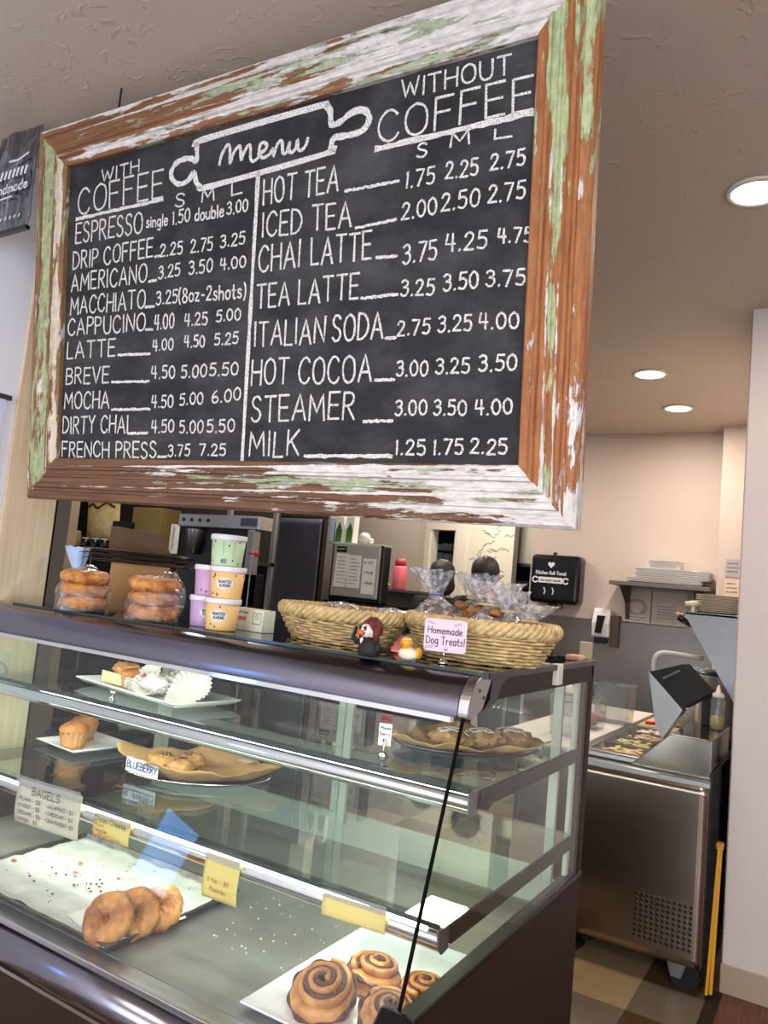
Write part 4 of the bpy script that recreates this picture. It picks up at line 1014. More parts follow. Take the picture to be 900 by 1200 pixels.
# cinnamon rolls on a white platter
pt = thing('white_platter', 'large white rectangular platter under the cinnamon rolls on the case deck', 'platter', (-.92,1.62,ZD))
def dish(x0, x1, y0, y1, z, h, rim, t=.005, M_=None, name='dish', parent=None, lip=.004, m=None, rz=0, c=None):
    """rectangular porcelain plate with a raised sloping rim"""
    cx, cy = (x0+x1)/2, (y0+y1)/2
    hx, hy = (x1-x0)/2, (y1-y0)/2
    lv = [(rim, z+t), (rim*.35, z+h*.55), (0, z+h), (-lip, z+h), (-lip, z+h-t*.8), (rim*.3, z+h*.45-t*.3), (rim*1.05, z)]
    vs = []; fs = []
    for d, zz in lv:
        for sx, sy in ((-1,-1),(1,-1),(1,1),(-1,1)):
            x, y = sx*(hx-d), sy*(hy-d)
            x, y = x*math.cos(rz)-y*math.sin(rz), x*math.sin(rz)+y*math.cos(rz)
            vs.append((cx+x, cy+y, zz))
    fs.append((0,1,2,3)); L = len(lv)
    for k in range(L-1):
        for i in range(4): fs.append((k*4+i, k*4+(i+1) % 4, k*4+4+(i+1) % 4, k*4+4+i))
    fs.append(tuple(range((L-1)*4, L*4))[::-1])
    return MB().add(vs, fs).build(name, m or M['porcelain'], parent, True, bevel=.003)
dish(-1.085, -.735, 1.37, 1.90, ZD+.001, .020, .035, name='plate_body', parent=pt)
def cinnamon_roll(label):
    t = thing('cinnamon_roll', label, 'cinnamon roll', (0,0,0), 'cinnamon rolls on the white platter')
    turns = 2.3; n = 120
    pts = []; rad = []
    for i in range(n+1):
        u = i/n
        a = 2*PI*turns*u
        R = .010 + .048*u
        z = .060 - .014*u**1.3
        pts.append((R*math.cos(a), R*math.sin(a), z)); rad.append(.0076 + .0004*math.sin(i*.7))
    # dough band: outer skirt plus spiral coil
    mb = MB()
    prof = [(.052,.0),(.062,.004),(.068,.018),(.067,.034),(.062,.042),(.050,.044),(.001,.046)]
    mb.lathe([(.001,0)]+prof, (0,0,0), 40)
    mb.v = [(x*(1+.05*mnoise.noise(Vector((x*40,y*40,z*20)))), y*(1+.05*mnoise.noise(Vector((x*40,y*40,z*20+5)))), z) for x, y, z in mb.v]
    mb.build('dough_base', M['roll_dough'], t, True)
    MB().tube(pts, rad, 10, flat=1.45).build('spiral_coil', M['roll_dough'], t, True)
    q = []
    for i in range(n+1):
        u = i/n; a = 2*PI*turns*u
        R = .010 + .048*u - .0105
        if R < .002: continue
        q.append((R*math.cos(a), R*math.sin(a),   .060 - .014*u**1.3 + .004))
    MB().tube(q, .0074, 8).build('cinnamon_swirl', M['cinnamon'], t, True)
    p2 = []
    for i in range(60):
        a = 2*PI*i/60
        p2.append((.0672*math.cos(a), .0672*math.sin(a), .030+.010*math.sin(a*1.0)))
    MB().tube(p2, [.005+.003*math.sin(i*.9) for i in range(60)], 6, True).build('cinnamon_band', M['cinnamon'], t, True)
    return t
c0 = cinnamon_roll('largest cinnamon roll at the front left of the white platter')
c0.location = (-.955,1.490,ZD+.008); c0.rotation_euler = (math.radians(20), math.radians(6), 0); c0.scale = (1.06,1.06,1.2)
copy_tree(c0, (-.915,1.630,ZD+.006), 'cinnamon roll directly behind the largest one on the platter', (math.radians(6), 0, 2.2), scale=(.94,.94,1.0))
copy_tree(c0, (-.800,1.500,ZD+.008), 'cinnamon roll cut off by the bottom edge beside the dark case corner', (math.radians(14), math.radians(-4), 1.0), scale=(.92,.92,1.05))
copy_tree(c0, (-.795,1.655,ZD+.005), 'rear right cinnamon roll half hidden behind the black case edge', (0, 0, 3.0), scale=(.86,.86,.8))

# shelf plates
def flat_label_rot(a): return (0, 0, a)
wp = thing('long_white_plate', 'long white plate of muffins and paper cups at the left of the top shelf', 'plate', (-1.93,1.83,Z1))
rz1 = math.radians(-9)
dish(-2.22, -1.66, 1.70, 1.95, Z1+.001, .026, .05, name='plate_body', parent=wp, rz=rz1)
def at1(u, v, z): 
    x, y = u*math.cos(rz1)-v*math.sin(rz1), u*math.sin(rz1)+v*math.cos(rz1)
    return (-1.94+x, 1.825+y, Z1+z)
def muffin(label, group, loc, cup=None, rad=.036, top=None, sc=1.0, rot=(0,0,0)):
    t = thing('muffin', label, 'muffin', (0,0,0), group)
    mb = MB(); n = 60
    mb.lathe([(.001,0),(rad*.74,0),(rad*.80,.012),(rad*.90,.030),(rad*1.0,.047),(rad*.97,.048),(rad*.70,.002)], (0,0,0), n, flute=.05, nf=15)
    mb.build('paper_cup', cup or M['cup'], t, True)
    MB().ball((0,0,.046), (rad*1.02,rad*1.02,.019), 28, .10, 4, len(label) % 17).build('muffin_top', top or M['muffin'], t, True)
    t.location = loc; t.rotation_euler = rot; t.scale = (sc,)*3
    return t
# brown slice and muffin at the left end
lo = thing('glazed_loaf_slice', 'golden glazed cake slice in a cut paper sleeve, left end of the long plate', 'cake slice', at1(-.20,.0,.008))
MB().ball(at1(-.18,.005,.058), (.085,.040,.026), 26, .25, 3, 4, M=Rz(rz1-.1)).build('crust', M['pastry2'], lo, True)
mb = MB()
for k in range(14):
    pass
mb.grid(lambda i, j: tuple(Vector(at1(-.262+.125*i, -.045+.006*math.sin(i*40), .012+.036*j))), 40, 3)
mb.build('paper_sleeve', mat('printed paper sleeve', (232,212,160), .7), lo, solid=.0015)
muffin('brown paper muffin between the cake slice and the white cups', 'muffins on the long plate', at1(-.115,-.02,.008), sc=1.0)
cupc = None
def fluted_cup(label, loc, tilt, seed, sc=1.0):
    t = thing('white_paper_cup', label, 'paper cup', (0,0,0), 'white paper cups on the long plate')
    mb = MB(); n = 168
    vs = []; lv = 8
    for k in range(lv+1):
        u = k/lv
        r = .034 + .040*u**.9
        z = .030*u**1.2
        for i in range(n):
            a = 2*PI*i/n
            q = r*(1 + .055*u*math.cos(a*28)) * (1 + .10*math.sin(a*2+seed))
            vs.append((q*math.cos(a), q*math.sin(a), z + .012*u*math.sin(a*2+seed)))
    fs = [tuple(range(n))[::-1]]
    for k in range(lv):
        for i in range(n): fs.append((k*n+i, k*n+(i+1) % n, (k+1)*n+(i+1) % n, (k+1)*n+i))
    mb.add(vs, fs).build('fluted_paper', M['cup_white'], t, True, solid=.0008)
    t.location = loc; t.rotation_euler = tilt; t.scale = (sc,)*3
    return t
cu = [fluted_cup('white fluted cup standing on edge beside the brown muffin', at1(-.045,-.005,.044), (math.radians(48), math.radians(-8), math.radians(10)), 0, .80),
      fluted_cup('white paper cup holding an iced piece in the middle of the long plate', at1(.035,-.025,.026), (math.radians(26), math.radians(6), math.radians(-10)), 1.4, .92),
      fluted_cup('white fluted cup nested behind the iced piece', at1(.085,.060,.036), (math.radians(30), math.radians(12), math.radians(-20)), 2.0, .95),
      fluted_cup('rightmost white fluted cup leaning at the end of the long plate', at1(.190,.000,.034), (math.radians(30), math.radians(26), math.radians(-25)), 2.7, 1.05)]
ic = thing('iced_cake_piece', 'white iced cake piece showing a bit of red jam in the paper cups', 'cake', at1(.045,-.03,.03))
MB().ball(at1(.05,-.035,.045), (.060,.032,.026), 24, .5, 4, 3).build('icing', M['icing'], ic, True)
MB().ball(at1(-.035,-.03,.060), (.014,.008,.010), 14, .3, 4, 2).build('jam_spot', mat('red jam', (196,70,48), .3), ic, True)
def clip_stand(name, label, p, h=.03, card=None):
    t = thing(name, label, 'sign holder', p)
    MB().lathe([(.001,0),(.013,0),(.013,.004),(.006,.010),(.003,.014),(.001,.014)], p, 20).build('weighted_base', M['chrome'], t, True)
    mb = MB()
    mb.cyl((p[0],p[1],p[2]+.012), (p[0],p[1],p[2]+h), .002, n=8)
    mb.ball((p[0]-.005,p[1],p[2]+h+.004), .005, 10).ball((p[0]+.005,p[1],p[2]+h+.004), .005, 10)
    mb.build('wire_clip', M['chrome'], t, True)
    return t
clip_stand('clip_holder', 'small empty chrome sign clip in front of the long plate', (-1.925,1.640,Z1), .02)

sp = thing('square_white_plate', 'square white plate with two muffins at the left of the lower shelf', 'plate', (-2.37,1.92,Z2))
dish(-2.485, -2.245, 1.80, 2.04, Z2+.001, .020, .045, name='plate_body', parent=sp, rz=math.radians(-6))
muffin('blueberry muffin at the back left of the square plate', 'muffins on the square plate', (-2.452,1.975,Z2+.006), sc=1.35)
muffin('golden muffin at the front right of the square plate', 'muffins on the square plate', (-2.362,1.862,Z2+.006), sc=1.4)

def oval_tray(name, label, c, a, b, h, m, rz, cat='tray'):
    t = thing(name, label, cat, c)
    mb = MB()
    pr = [(.001,.003),(.80,.003),(.93,h*.6),(1.0,h),(1.015,h),(1.015,h-.003),(.94,h*.5),(.82,0),(.001,0)]
    mb.lathe([(r*a, z) for r, z in pr], c, 72, 1, b/a, flute=.008, nf=36, rz=rz)
    mb.build('tray_body', m, t, True)
    return t
def liner(name, c, a, b, rz, seed, h, m, parent, spikes=4):
    def f(i, j):
        ang = 2*PI*i; 
        k = (abs(math.cos(ang*spikes/2+seed)))**2.5
        R = (j**.8) * (1.0 + .30*k)
        x, y = a*R*math.cos(ang), b*R*math.sin(ang)
        x, y = x*math.cos(rz)-y*math.sin(rz), x*math.sin(rz)+y*math.cos(rz)
        z = h*max(0, j-.55)/.45*(1+.6*k) + .008*mnoise.noise(Vector((x*30,y*30,seed)))*j + .012*max(0,j-.5)*math.sin(ang*9+seed)
        return (c[0]+x, c[1]+y, c[2]+.006+max(0, z))
    return MB().grid(f, 72, 14).build(name, m, parent, True, solid=.0008)
ot = oval_tray('silver_oval_tray', 'silver crimped tray lined with kraft paper on the lower shelf', (-1.84,1.96,Z2+.001), .245, .175, .018, M['chrome'], math.radians(30))
liner('kraft_liner', (-1.84,1.96,Z2), .225, .160, math.radians(30), .4, .040, M['kraft_lit'], ot, 4)
MB().box((-1.775,2.075,Z2+.045), (-1.72,2.105,Z2+.046)).build('price_sticker', M['paper'], ot)
for k, (x, y, lab, sc) in enumerate(((-1.965,1.915,'blueberry scone at the left on the kraft lined tray',1.0), (-1.90,1.985,'blueberry scone behind the others on the kraft lined tray',1.05), (-1.868,1.905,'blueberry scone at the right on the kraft lined tray',1.0))):
    s = thing('scone', lab, 'scone', (x,y,Z2+.012), 'blueberry scones')
    MB().ball((x,y,Z2+.034), (.052*sc,.044*sc,.024), 26, .22, 3.2, k+1).build('crumb', M['pastry2'], s, True)
    mb = MB(); rng = random.Random(k+40)
    for q in range(7):
        a = rng.uniform(0, 2*PI); r = rng.uniform(.005,.034)
        mb.ball((x+r*math.cos(a), y+r*math.sin(a), Z2+.034+.024*math.sqrt(max(0,1-(r/.05)**2))), .0042, 8)
    mb.build('blueberry_specks', mat('blueberry', (58,44,70), .4), s, True)

def card(name, label, corners, m, thick=.0012, cat='sign', group=None):
    """corners: bottom-left, bottom-right, top-left in space; returns thing and a writer frame"""
    a, b, c = (Vector(q) for q in corners)
    t = thing(name, label, cat, tuple(a), group)
    U = (b-a).normalized(); V = (c-a); V = (V - U*V.dot(U)).normalized(); Nn = U.cross(V)
    w, h = (b-a).length, (c-a).dot(V)
    MB().prism([a, b, b+V*h, a+V*h], -Nn*thick).build('card', m, t)
    return t, a + Nn*.0006, U, V, Nn, w, h
t, a, U, V, Nn, w, h = card('blueberry_sign', 'white card reading BLUEBERRY in blue letters, propped against the scones', [(-1.9682, 1.7650, 0.8977), (-1.8225, 1.7650, 0.8957), (-1.9680, 1.7650, 0.9407)], M['paper'])
mb = MB(); write(mb, 'BLUEBERRY', a+U*.006+V*(h*.28), U, V, Nn, h*.5, .0042, fit=w-.012); mb.build('lettering', M['ink_blue'], t)
ot2 = oval_tray('dark_oval_tray', 'dark oval tray with kraft paper and danishes at the right of the top shelf', (-.885,1.985,Z1+.001), .205, .135, .020, M['steel_dark'], math.radians(48))
liner('kraft_liner', (-.885,1.985,Z1), .19, .125, math.radians(48), .9, .026, M['kraft_lit'], ot2, 3)
for k, (x, y, lab, sc) in enumerate(((-.905,1.930,'drizzled danish at the left of the dark oval tray',1.15), (-.845,2.000,'crinkled berry danish in the middle of the dark oval tray',1.2), (-.800,2.085,'berry danish at the right end of the dark oval tray',1.2))):
    s = thing('danish', lab, 'pastry', (x,y,Z1+.012), 'danishes on the dark tray')
    MB().ball((x,y,Z1+.036), (.052*sc,.036*sc,.026), 28, .45, 5, k+11, M=Rz(.5)).build('pastry_body', M['pastry'], s, True)
    mb = MB(); rng = random.Random(k)
    for q in range(5):
        pts = []
        for j in range(9):
            u = -1+j/4
            xx = .042*u; yy = .026*math.sin(q*1.4 + u*2)
            zz = .027*math.sqrt(max(.05, 1-(xx/.062)**2-(yy/.045)**2))
            cc, ss = math.cos(.5), math.sin(.5)
            pts.append((x+xx*cc-yy*ss, y+xx*ss+yy*cc, Z1+.038+zz))
        mb.tube(pts, .0014, 6)
    mb.build('icing_drizzle', M['icing'], s, True)
t = clip_stand('mixed_berry_sign', 'small white card reading Mixed Berry on a chrome clip, top shelf', (-0.9928, 1.7170, 1.1340), .028)
p = Vector((-0.9928, 1.7170, 1.1340))
U = Vector((.93,.36,0)).normalized(); V = Vector((0,0,1)); Nn = U.cross(V)
MB().prism([p-U*.016+V*.026, p+U*.016+V*.026, p+U*.016+V*.080, p-U*.016+V*.080], -Nn*.001).build('card', M['paper'], t)
mb = MB(); q = p-U*.013+Nn*.0008
write(mb, 'Mixed', q+V*.065, U, V, Nn, .010, .0017, fit=.026); write(mb, 'Berry', q+V*.050, U, V, Nn, .010, .0017, fit=.026); write(mb, '#3', q+U*.008+V*.034, U, V, Nn, .009, .0017)
mb.build('lettering', M['ink'], t)

# signs hanging from the lower shelf rail
def rail_sign(name, label, x0, x1, z0, z1, m, tilt, lines, slv=True):
    y = 1.502
    t = thing(name, label, 'sign', ((x0+x1)/2, y, z1), 'cards hung on the lower shelf rail')
    U = Vector((math.cos(tilt), 0, math.sin(tilt))); V = Vector((-math.sin(tilt), 0, math.cos(tilt))); Nn = U.cross(V)
    a = Vector((x0, y, z0)); w, h = x1-x0, z1-z0
    def f(i, j): return a + U*(w*i) + V*(h*j) + Nn*(.008*math.sin(PI*j)*(1-j) - .004*i)
    MB().grid(f, 10, 10).build('card', m, t, True, solid=.0008)
    if slv:
        MB().prism([a+V*(h*.86)-U*.004+Nn*.006, a+U*(w+.004)+V*(h*.86)+Nn*.006, a+U*(w+.004)+V*(h+.012)+Nn*.006, a-U*.004+V*(h+.012)+Nn*.006], -Nn*.001).build('plastic_sleeve', M['sleeve'], t)
    groups = {}
    for (txt, u, v, hh, wd, col, fit) in lines:
        mb = groups.setdefault(col, MB())
        write(mb, txt, a + U*(w*u) + V*(h*v) + Nn*.0095, U, V, Nn, hh, wd, fit=fit*w)
    for col, mb in groups.items(): mb.build('lettering', M[col], t)
    return t
rail_sign('bagel_price_sign', 'large cream card headed BAGELS with two columns of prices, leftmost rail sign', -2.125, -1.835, .757, .880, M['grey_card'], .03,
    [('BAGELS', .28, .74, .021, .0026, 'ink', .44), ('-PLAIN - $3', .06, .56, .010, .0016, 'ink', .36), ('-EVERY - $3', .06, .40, .010, .0016, 'ink', .36), ('-SESAME - $3', .06, .24, .010, .0016, 'ink', .38), ('-ONION - $3', .06, .09, .010, .0016, 'ink', .34),
     ('-JALAPENO - $4', .52, .56, .010, .0016, 'ink', .42), ('-CHEDDAR - $4', .52, .40, .010, .0016, 'ink', .42), ('-CINN RAISIN - $3', .52, .24, .010, .0016, 'ink', .44)])
rail_sign('cream_cheese_sign', 'yellow card headed Cream Cheese, beside the BAGELS card', -1.772, -1.630, .800, .862, M['yellow_card'], .0,
    [('Cream Cheese', .05, .74, .013, .0019, 'ink', .9), ('Plain', .05, .52, .010, .0016, 'ink_red', .3), ('Veggie', .05, .30, .010, .0016, 'ink_red', .38), ('Sundried Tomato', .05, .08, .010, .0016, 'ink_red', .8)])
rail_sign('folded_yellow_sign', 'tall yellow card with small red writing over the tray corner', -1.350, -1.240, .757, .862, M['yellow_card'], .0,
    [('2 for - $5', .18, .42, .009, .0015, 'ink_red', .62), ('Pastries', .28, .22, .009, .0015, 'ink_red', .46)])
rail_sign('blank_yellow_sign', 'wide blank yellow card on the rail above the cinnamon roll platter', -.989, -.826, .816, .864, M['yellow_card'], .03, [])
# round emblem card on the pine post, seen through the end glass
em = thing('emblem_card', 'grey card with a round emblem on the wall left of the case', 'card', (-2.588,1.66,1.1))
MB().prism([(-2.590,1.64,1.02), (-2.590,1.72,1.04), (-2.590,1.73,1.20), (-2.590,1.64,1.20)], (.003,0,0)).build('card', M['grey_card'], em)
mb = MB()
for r in (.048,.042): mb.ribbon([(-2.5865, 1.672+r*math.cos(a), 1.118+r*math.sin(a)) for a in [2*PI*i/40 for i in range(41)]], .003, (1,0,0))
for k in range(5): mb.ribbon([(-2.5865,1.672,1.118), (-2.5865,1.672+.042*math.cos(k*1.257), 1.118+.042*math.sin(k*1.257))], .003, (1,0,0))
mb.build('emblem', M['ink_grey'], em)

# ------------------------------------------------------------------ on top of the case
TZ = 1.3885
def bag_film(c, rx, ry, h, seed, m, parent, neck=.0, name='bag_film', flare=.0, n=40, lean=(0,0)):
    """crinkled bag: bulged body, pinched neck, flared ruffled mouth"""
    lv = []
    K = 22
    for k in range(K+1):
        u = k/K
        if not neck:
            r = (1 - (max(0, u-.30)/.72)**2.2*.9) * (0.94 + .06*math.sin(PI*u))
            z = h*u
        else:
            if u < .62:
                s = u/.62
                r = (.86 + .22*math.sin(PI*min(1, s*1.15)))*(1 - .80*max(0, s-.45)**1.5/.41)
            else:
                s = (u-.62)/.38
                r = neck + flare*s**.8
            z = h*u
        lv.append((max(.02, r), z))
    vs = []
    for k, (r, z) in enumerate(lv):
        u = k/K
        for i in range(n):
            a = 2*PI*i/n
            w = mnoise.noise(Vector((math.cos(a)*2.2, math.sin(a)*2.2, u*3+seed*5)))
            fl = math.sin(a*7+seed)*.5+math.sin(a*11+2*seed)*.5
            q = r*(1 + .13*w + (.30*fl*max(0,(u-.62)/.38) if neck else .03*fl))
            vs.append((c[0]+lean[0]*u**1.5+rx*q*math.cos(a), c[1]+lean[1]*u**1.5+ry*q*math.sin(a), c[2]+z + (.02*h*fl*(u > .9))))
    fs = [tuple(range(n))[::-1]]
    for k in range(K):
        for i in range(n): fs.append((k*n+i, k*n+(i+1) % n, (k+1)*n+(i+1) % n, (k+1)*n+i))
    if not neck: fs.append(tuple(range(K*n, K*n+n)))
    return MB().add(vs, fs).build(name, m, parent, True)
bun0 = None
def bagged_stack(cx, cy, where, lean):
    global bun0
    names = ('bottom', 'middle', 'topmost')
    for k in range(3):
        lab = '%s seeded bagel of the bagged stack of three %s' % (names[k], where)
        p = (cx + (.006,-.004,.002)[k], cy + (.0,.004,-.003)[k], TZ+.026+k*.042)
        if bun0 is None:
            bun0 = thing('bagged_bagel', lab, 'bagel', p, 'bagels in clear bags')
            o = bagel_mesh(.045, .031, 3, 1.0)
            o.v = [(x, y, z*.82) for x, y, z in o.v]
            ob = o.build('crust', M['bun'], None, True); ob.parent = bun0
        else: copy_tree(bun0, p, lab, (.05*(k-1), .04*(1-k), k*1.7+cx))
    t = thing('bagel_bag', 'clear crinkled bag around three bagels %s' % where, 'plastic bag', (cx,cy,TZ), 'clear bagel bags')
    bag_film((cx,cy,TZ+.001), .088, .086, .150, cx, M['bag'], t, lean=lean)
bagged_stack(-2.135, 1.650, 'at the left end', (-.03, .03))
bagged_stack(-1.830, 1.670, 'before the paper sack', (.02, .04))
bc = thing('binder_clip', 'small black binder clip on the glass between the bagged bagels', 'clip', (-1.955,1.615,TZ))
MB().prism([(-1.968,1.605,TZ), (-1.942,1.605,TZ), (-1.946,1.622,TZ+.013), (-1.964,1.622,TZ+.013)], (0,.014,0)).build('clip_body', M['black'], bc, bevel=.001)
MB().tube([(-1.960,1.62,TZ+.012), (-1.962,1.645,TZ+.020), (-1.948,1.645,TZ+.020), (-1.950,1.62,TZ+.012)], .0012, 6).build('wire_handle', M['chrome'], bc)

# brown paper sack and flattened sacks lying across it
ks = thing('paper_sack', 'upright brown kraft paper sack behind the bagged bagels', 'paper bag', (-2.03,1.90,TZ))
u0 = Vector((.88,.47,0)).normalized(); v0 = Vector((-.47,.88,0)).normalized()
P = Vector((-2.265,1.850,TZ))
mb = MB()
def sk(i, j):
    per = [P, P+u0*.215, P+u0*.215+v0*.05, P+u0*.215+v0*.10, P+v0*.10, P+v0*.05, P]
    ins = [0,0,-.018,0,0,-.018,0]
    s = i*6; k = min(5, int(s)); f = s-k
    q = per[k].lerp(per[k+1], f)
    m_ = per[2] if k in (1,2) else per[5]
    q = Vector(q)
    if k in (1,2): q -= u0*(.020*(f if k == 1 else 1-f))*j
    if k in (4,5): q += u0*(.020*(f if k == 4 else 1-f))*j
    return q + Vector((0,0,.165*j)) + Vector((0,.004*mnoise.noise(Vector((q.x*20,q.y*20,j*6))),0))
mb.grid(sk, 36, 12).build('sack_body', M['kraft'], ks, False, solid=.0012)
for k in range(3):
    s = thing('flat_paper_bag', ('lowest', 'middle', 'upper')[k] + ' flattened dark brown paper bag fanned across the kraft sack', 'paper bag', tuple(P+Vector((0,0,.168+.016*k))), 'flattened paper bags')
    a = math.radians((24, 30, 20)[k])
    uu = Vector((math.cos(a), math.sin(a), 0)); vv = Vector((-math.sin(a), math.cos(a), 0))
    O = P + Vector((0,0,.167+.017*k)) - uu*(.085+.012*k) + vv*(-.02+.01*k)
    L_, D_ = .36, .17
    mb = MB()
    gz = .010
    # two faces with a folded gusset between: open V-shaped mouth on the left end
    for sgn in (0, 1):
        mb.grid(lambda i, j: O + uu*(L_*i - (.02 if sgn else 0)*(1-i)) + vv*(D_*j) + Vector((0,0,.0012 + gz*sgn*(1-i)**.7*math.sin(PI*(.15+.7*j)) + .0025*sgn + .004*math.sin(j*9+k)*i)), 14, 10)
    mb.build('bag_faces', M['kraft_dark'], s, False, solid=.0010)
    mb = MB()
    mb.grid(lambda i, j: O + uu*(.012+L_*.6*i) + vv*(D_*(.08+.84*j)) + Vector((0,0,.0028 + gz*.45*(1-i)*abs(math.sin(j*PI*2)))), 8, 16)
    mb.build('gusset_fold', M['kraft_in'], s, False, solid=.0008)
fl = thing('brown_bag_flap', 'brown paper bag standing up behind the flattened bags', 'paper bag', (-2.05,2.00,TZ))
A0 = Vector((-2.4416, 1.9800, 1.5813)); 
MB().prism([Vector((-2.4976, 2.0200, 1.6965)), Vector((-2.2281, 2.0200, 1.6746)), Vector((-2.1114, 2.0000, 1.5647)), Vector((-2.1221, 2.0000, 1.4455)), Vector((-2.3833, 2.0000, 1.4553)), Vector((-2.5023, 2.0200, 1.6149))], (0.004,.012,0)).build('bag_panel', mat('brown bag panel', (116,84,60), .8, var=.12, vscale=8), fl, bevel=.001)
cb = thing('tied_plastic_bag', 'clear crumpled plastic bag squeezed beside the pint tubs', 'plastic bag', (-1.77,1.86,TZ))
bag_film((-1.775,1.855,TZ), .055, .050, .150, 2.2, M['bag2'], cb, lean=(.05,.0))
MB().ball((-1.77,1.855,TZ+.045), (.042,.038,.040), 18, .4, 3, 5).build('bread_inside', M['treat'], cb, True)
bb = thing('blue_plastic_bag', 'crumpled pale blue plastic bag behind the leftmost bagged bagels', 'plastic bag', (-2.455,1.865,TZ))
bag_film((-2.455,1.865,TZ), .055, .05, .21, 5.1, M['bluebag'], bb, neck=.35, flare=.5, lean=(-.02,0))

# pint tubs
def tub(label, loc, col, words, face, printc='ink'):
    t = thing('pint_tub', label, 'tub', (0,0,0), 'pint tubs')
    MB().lathe([(.001,0),(.043,0),(.0445,.004),(.050,.078),(.048,.079),(.001,.078)], (0,0,0), 48).build('printed_cup', mat(label[:20], col, .45), t, True)
    MB().lathe([(.001,.076),(.0525,.076),(.0535,.080),(.0535,.090),(.0515,.0925),(.046,.0925),(.045,.0905),(.001,.0905)], (0,0,0), 48).build('lid', mat('white tub lid', (226,220,226), .35), t, True)
    def onside(a, z, off=.0008):
        r = .0445 + (.0055)*(z-.004)/.074 + off
        return (r*math.cos(a), r*math.sin(a), z)
    def curved(mb, text, a0, z, h, width, fit):
        tmp = MB(); write(tmp, text, (0,0,0), (1,0,0), (0,0,1), (0,-1,0), h, width, fit=fit)
        n = len(mb.v)
        mb.add([onside(a0 + (x-fit/2)/.048, z+zz, .0014) for x, y, zz in tmp.v], tmp.f)
    if words:
        mb = MB()
        def ov(i, j):
            a = 2*PI*i
            return onside(face + (.026*j*math.cos(a))/.048, .043+.017*j*math.sin(a), .0009)
        mb.grid(ov, 36, 4); mb.build('label_patch', M['paper'], t)
        mb = MB()
        curved(mb, words[0], face, .045, .0075, .0016, .036); curved(mb, words[1], face, .034, .0075, .0016, .032)
        mb.build('lettering', M['ink'], t)
    mb = MB(); rng = random.Random(len(label))
    for k in range(16):
        a = rng.uniform(0, 2*PI); z = rng.choice((.012,.020,.060,.066,.070))+rng.uniform(-.003,.003)
        if words and abs(((a-face+PI) % (2*PI))-PI) < .62 and .02 < z < .064: continue
        q = [onside(a+.05*math.cos(b)+.0*b, z+.0032*math.sin(b), .0012) for b in [2*PI*i/8 for i in range(8)]]
        mb.add(q, [tuple(range(8))])
    mb.build('printed_specks', M[printc], t)
    t.location = loc
    return t
fa = math.radians(-52)
tub('purple pint tub in the bottom row beside the roasted almond tub', (-1.668,1.735,TZ), (190,160,198), ('BLUEBERRY','PECAN'), fa+.25)
tub('orange Roasted Almond pint tub in the bottom row', (-1.562,1.690,TZ), (232,190,124), ('ROASTED','ALMOND'), fa-.1)
tub('purple pint tub in the second row, half hidden by the orange one', (-1.665,1.738,TZ+.0925), (196,158,192), None, fa)
tub('orange Roasted Almond pint tub in the second row under the green tub', (-1.558,1.693,TZ+.0925), (236,190,122), ('ROASTED','ALMOND'), fa-.05)
gt = tub('pale green pint tub on top of the pile, nutrition print and barcode outward', (-1.575,1.700,TZ+.185), (182,208,168), None, fa)
mb = MB()
for k in range(11):
    a = fa - .30 + .055*k*.6
    r = .0465
    mb.add([(r*math.cos(a),r*math.sin(a),.008),(r*math.cos(a+.018),r*math.sin(a+.018),.008),((r+.0011)*math.cos(a+.018),(r+.0011)*math.sin(a+.018),.022),((r+.0011)*math.cos(a),(r+.0011)*math.sin(a),.022)], [(0,1,2,3)])
for k in range(9):
    z = .030+.005*k
    r = .0448+.0055*z/.074+.0012
    mb.add([(r*math.cos(fa+a), r*math.sin(fa+a), z+dz) for a, dz in ((-.25,0),(.5,0),(.5,.0014),(-.25,.0014))], [(0,1,2,3)])
o = mb.build('barcode_and_print', M['ink_grey'], None); o.parent = gt

# tissue box beside the tubs
rb = thing('paper_box', 'pale green and white paper carton with red bar beside the pint tubs', 'box', (-1.385,1.62,TZ))
a = Vector((-1.6142, 1.7909, 1.3885)); b = Vector((-1.4748, 1.7708, 1.3885))
U = (b-a); U.z = 0; w = U.length; U.normalize(); V = Vector((0,0,1)); Nn = U.cross(V)
h = .066
MB().prism([a, b, b-Nn*.05, a-Nn*.05], (0,0,h)).build('carton', mat('pale carton', (226,228,206), .6), rb, bevel=.0015)
mb = MB()
write(mb, 'Tissue Paper', a+U*.006+V*(h*.78)+Nn*.001, U, V, Nn, .007, .0014, fit=w*.5)
mb.build('lettering', mat('green print', (84,112,60), .7), rb)
mb = MB(); mb.prism([a+U*(w*.12)+V*(h*.45)+Nn*.0012, a+U*(w*.48)+V*(h*.45)+Nn*.0012, a+U*(w*.48)+V*(h*.62)+Nn*.0012, a+U*(w*.12)+V*(h*.62)+Nn*.0012], -Nn*.001); mb.build('red_bar', mat('red bar', (204,118,98), .7), rb)
mb = MB(); q = [(.70,.36),(.95,.36),(.95,.84),(.70,.84),(.70,.36)]
mb.ribbon([a+U*(w*x)+V*(h*y)+Nn*.001 for x, y in q], .0022, Nn); mb.ribbon([a+U*(w*.82+.006*math.cos(t))+V*(h*.66+.006*math.sin(t))+Nn*.001 for t in [2*PI*i/16 for i in range(17)]], .0016, Nn)
mb.build('stamp_mark', M['ink'], rb)

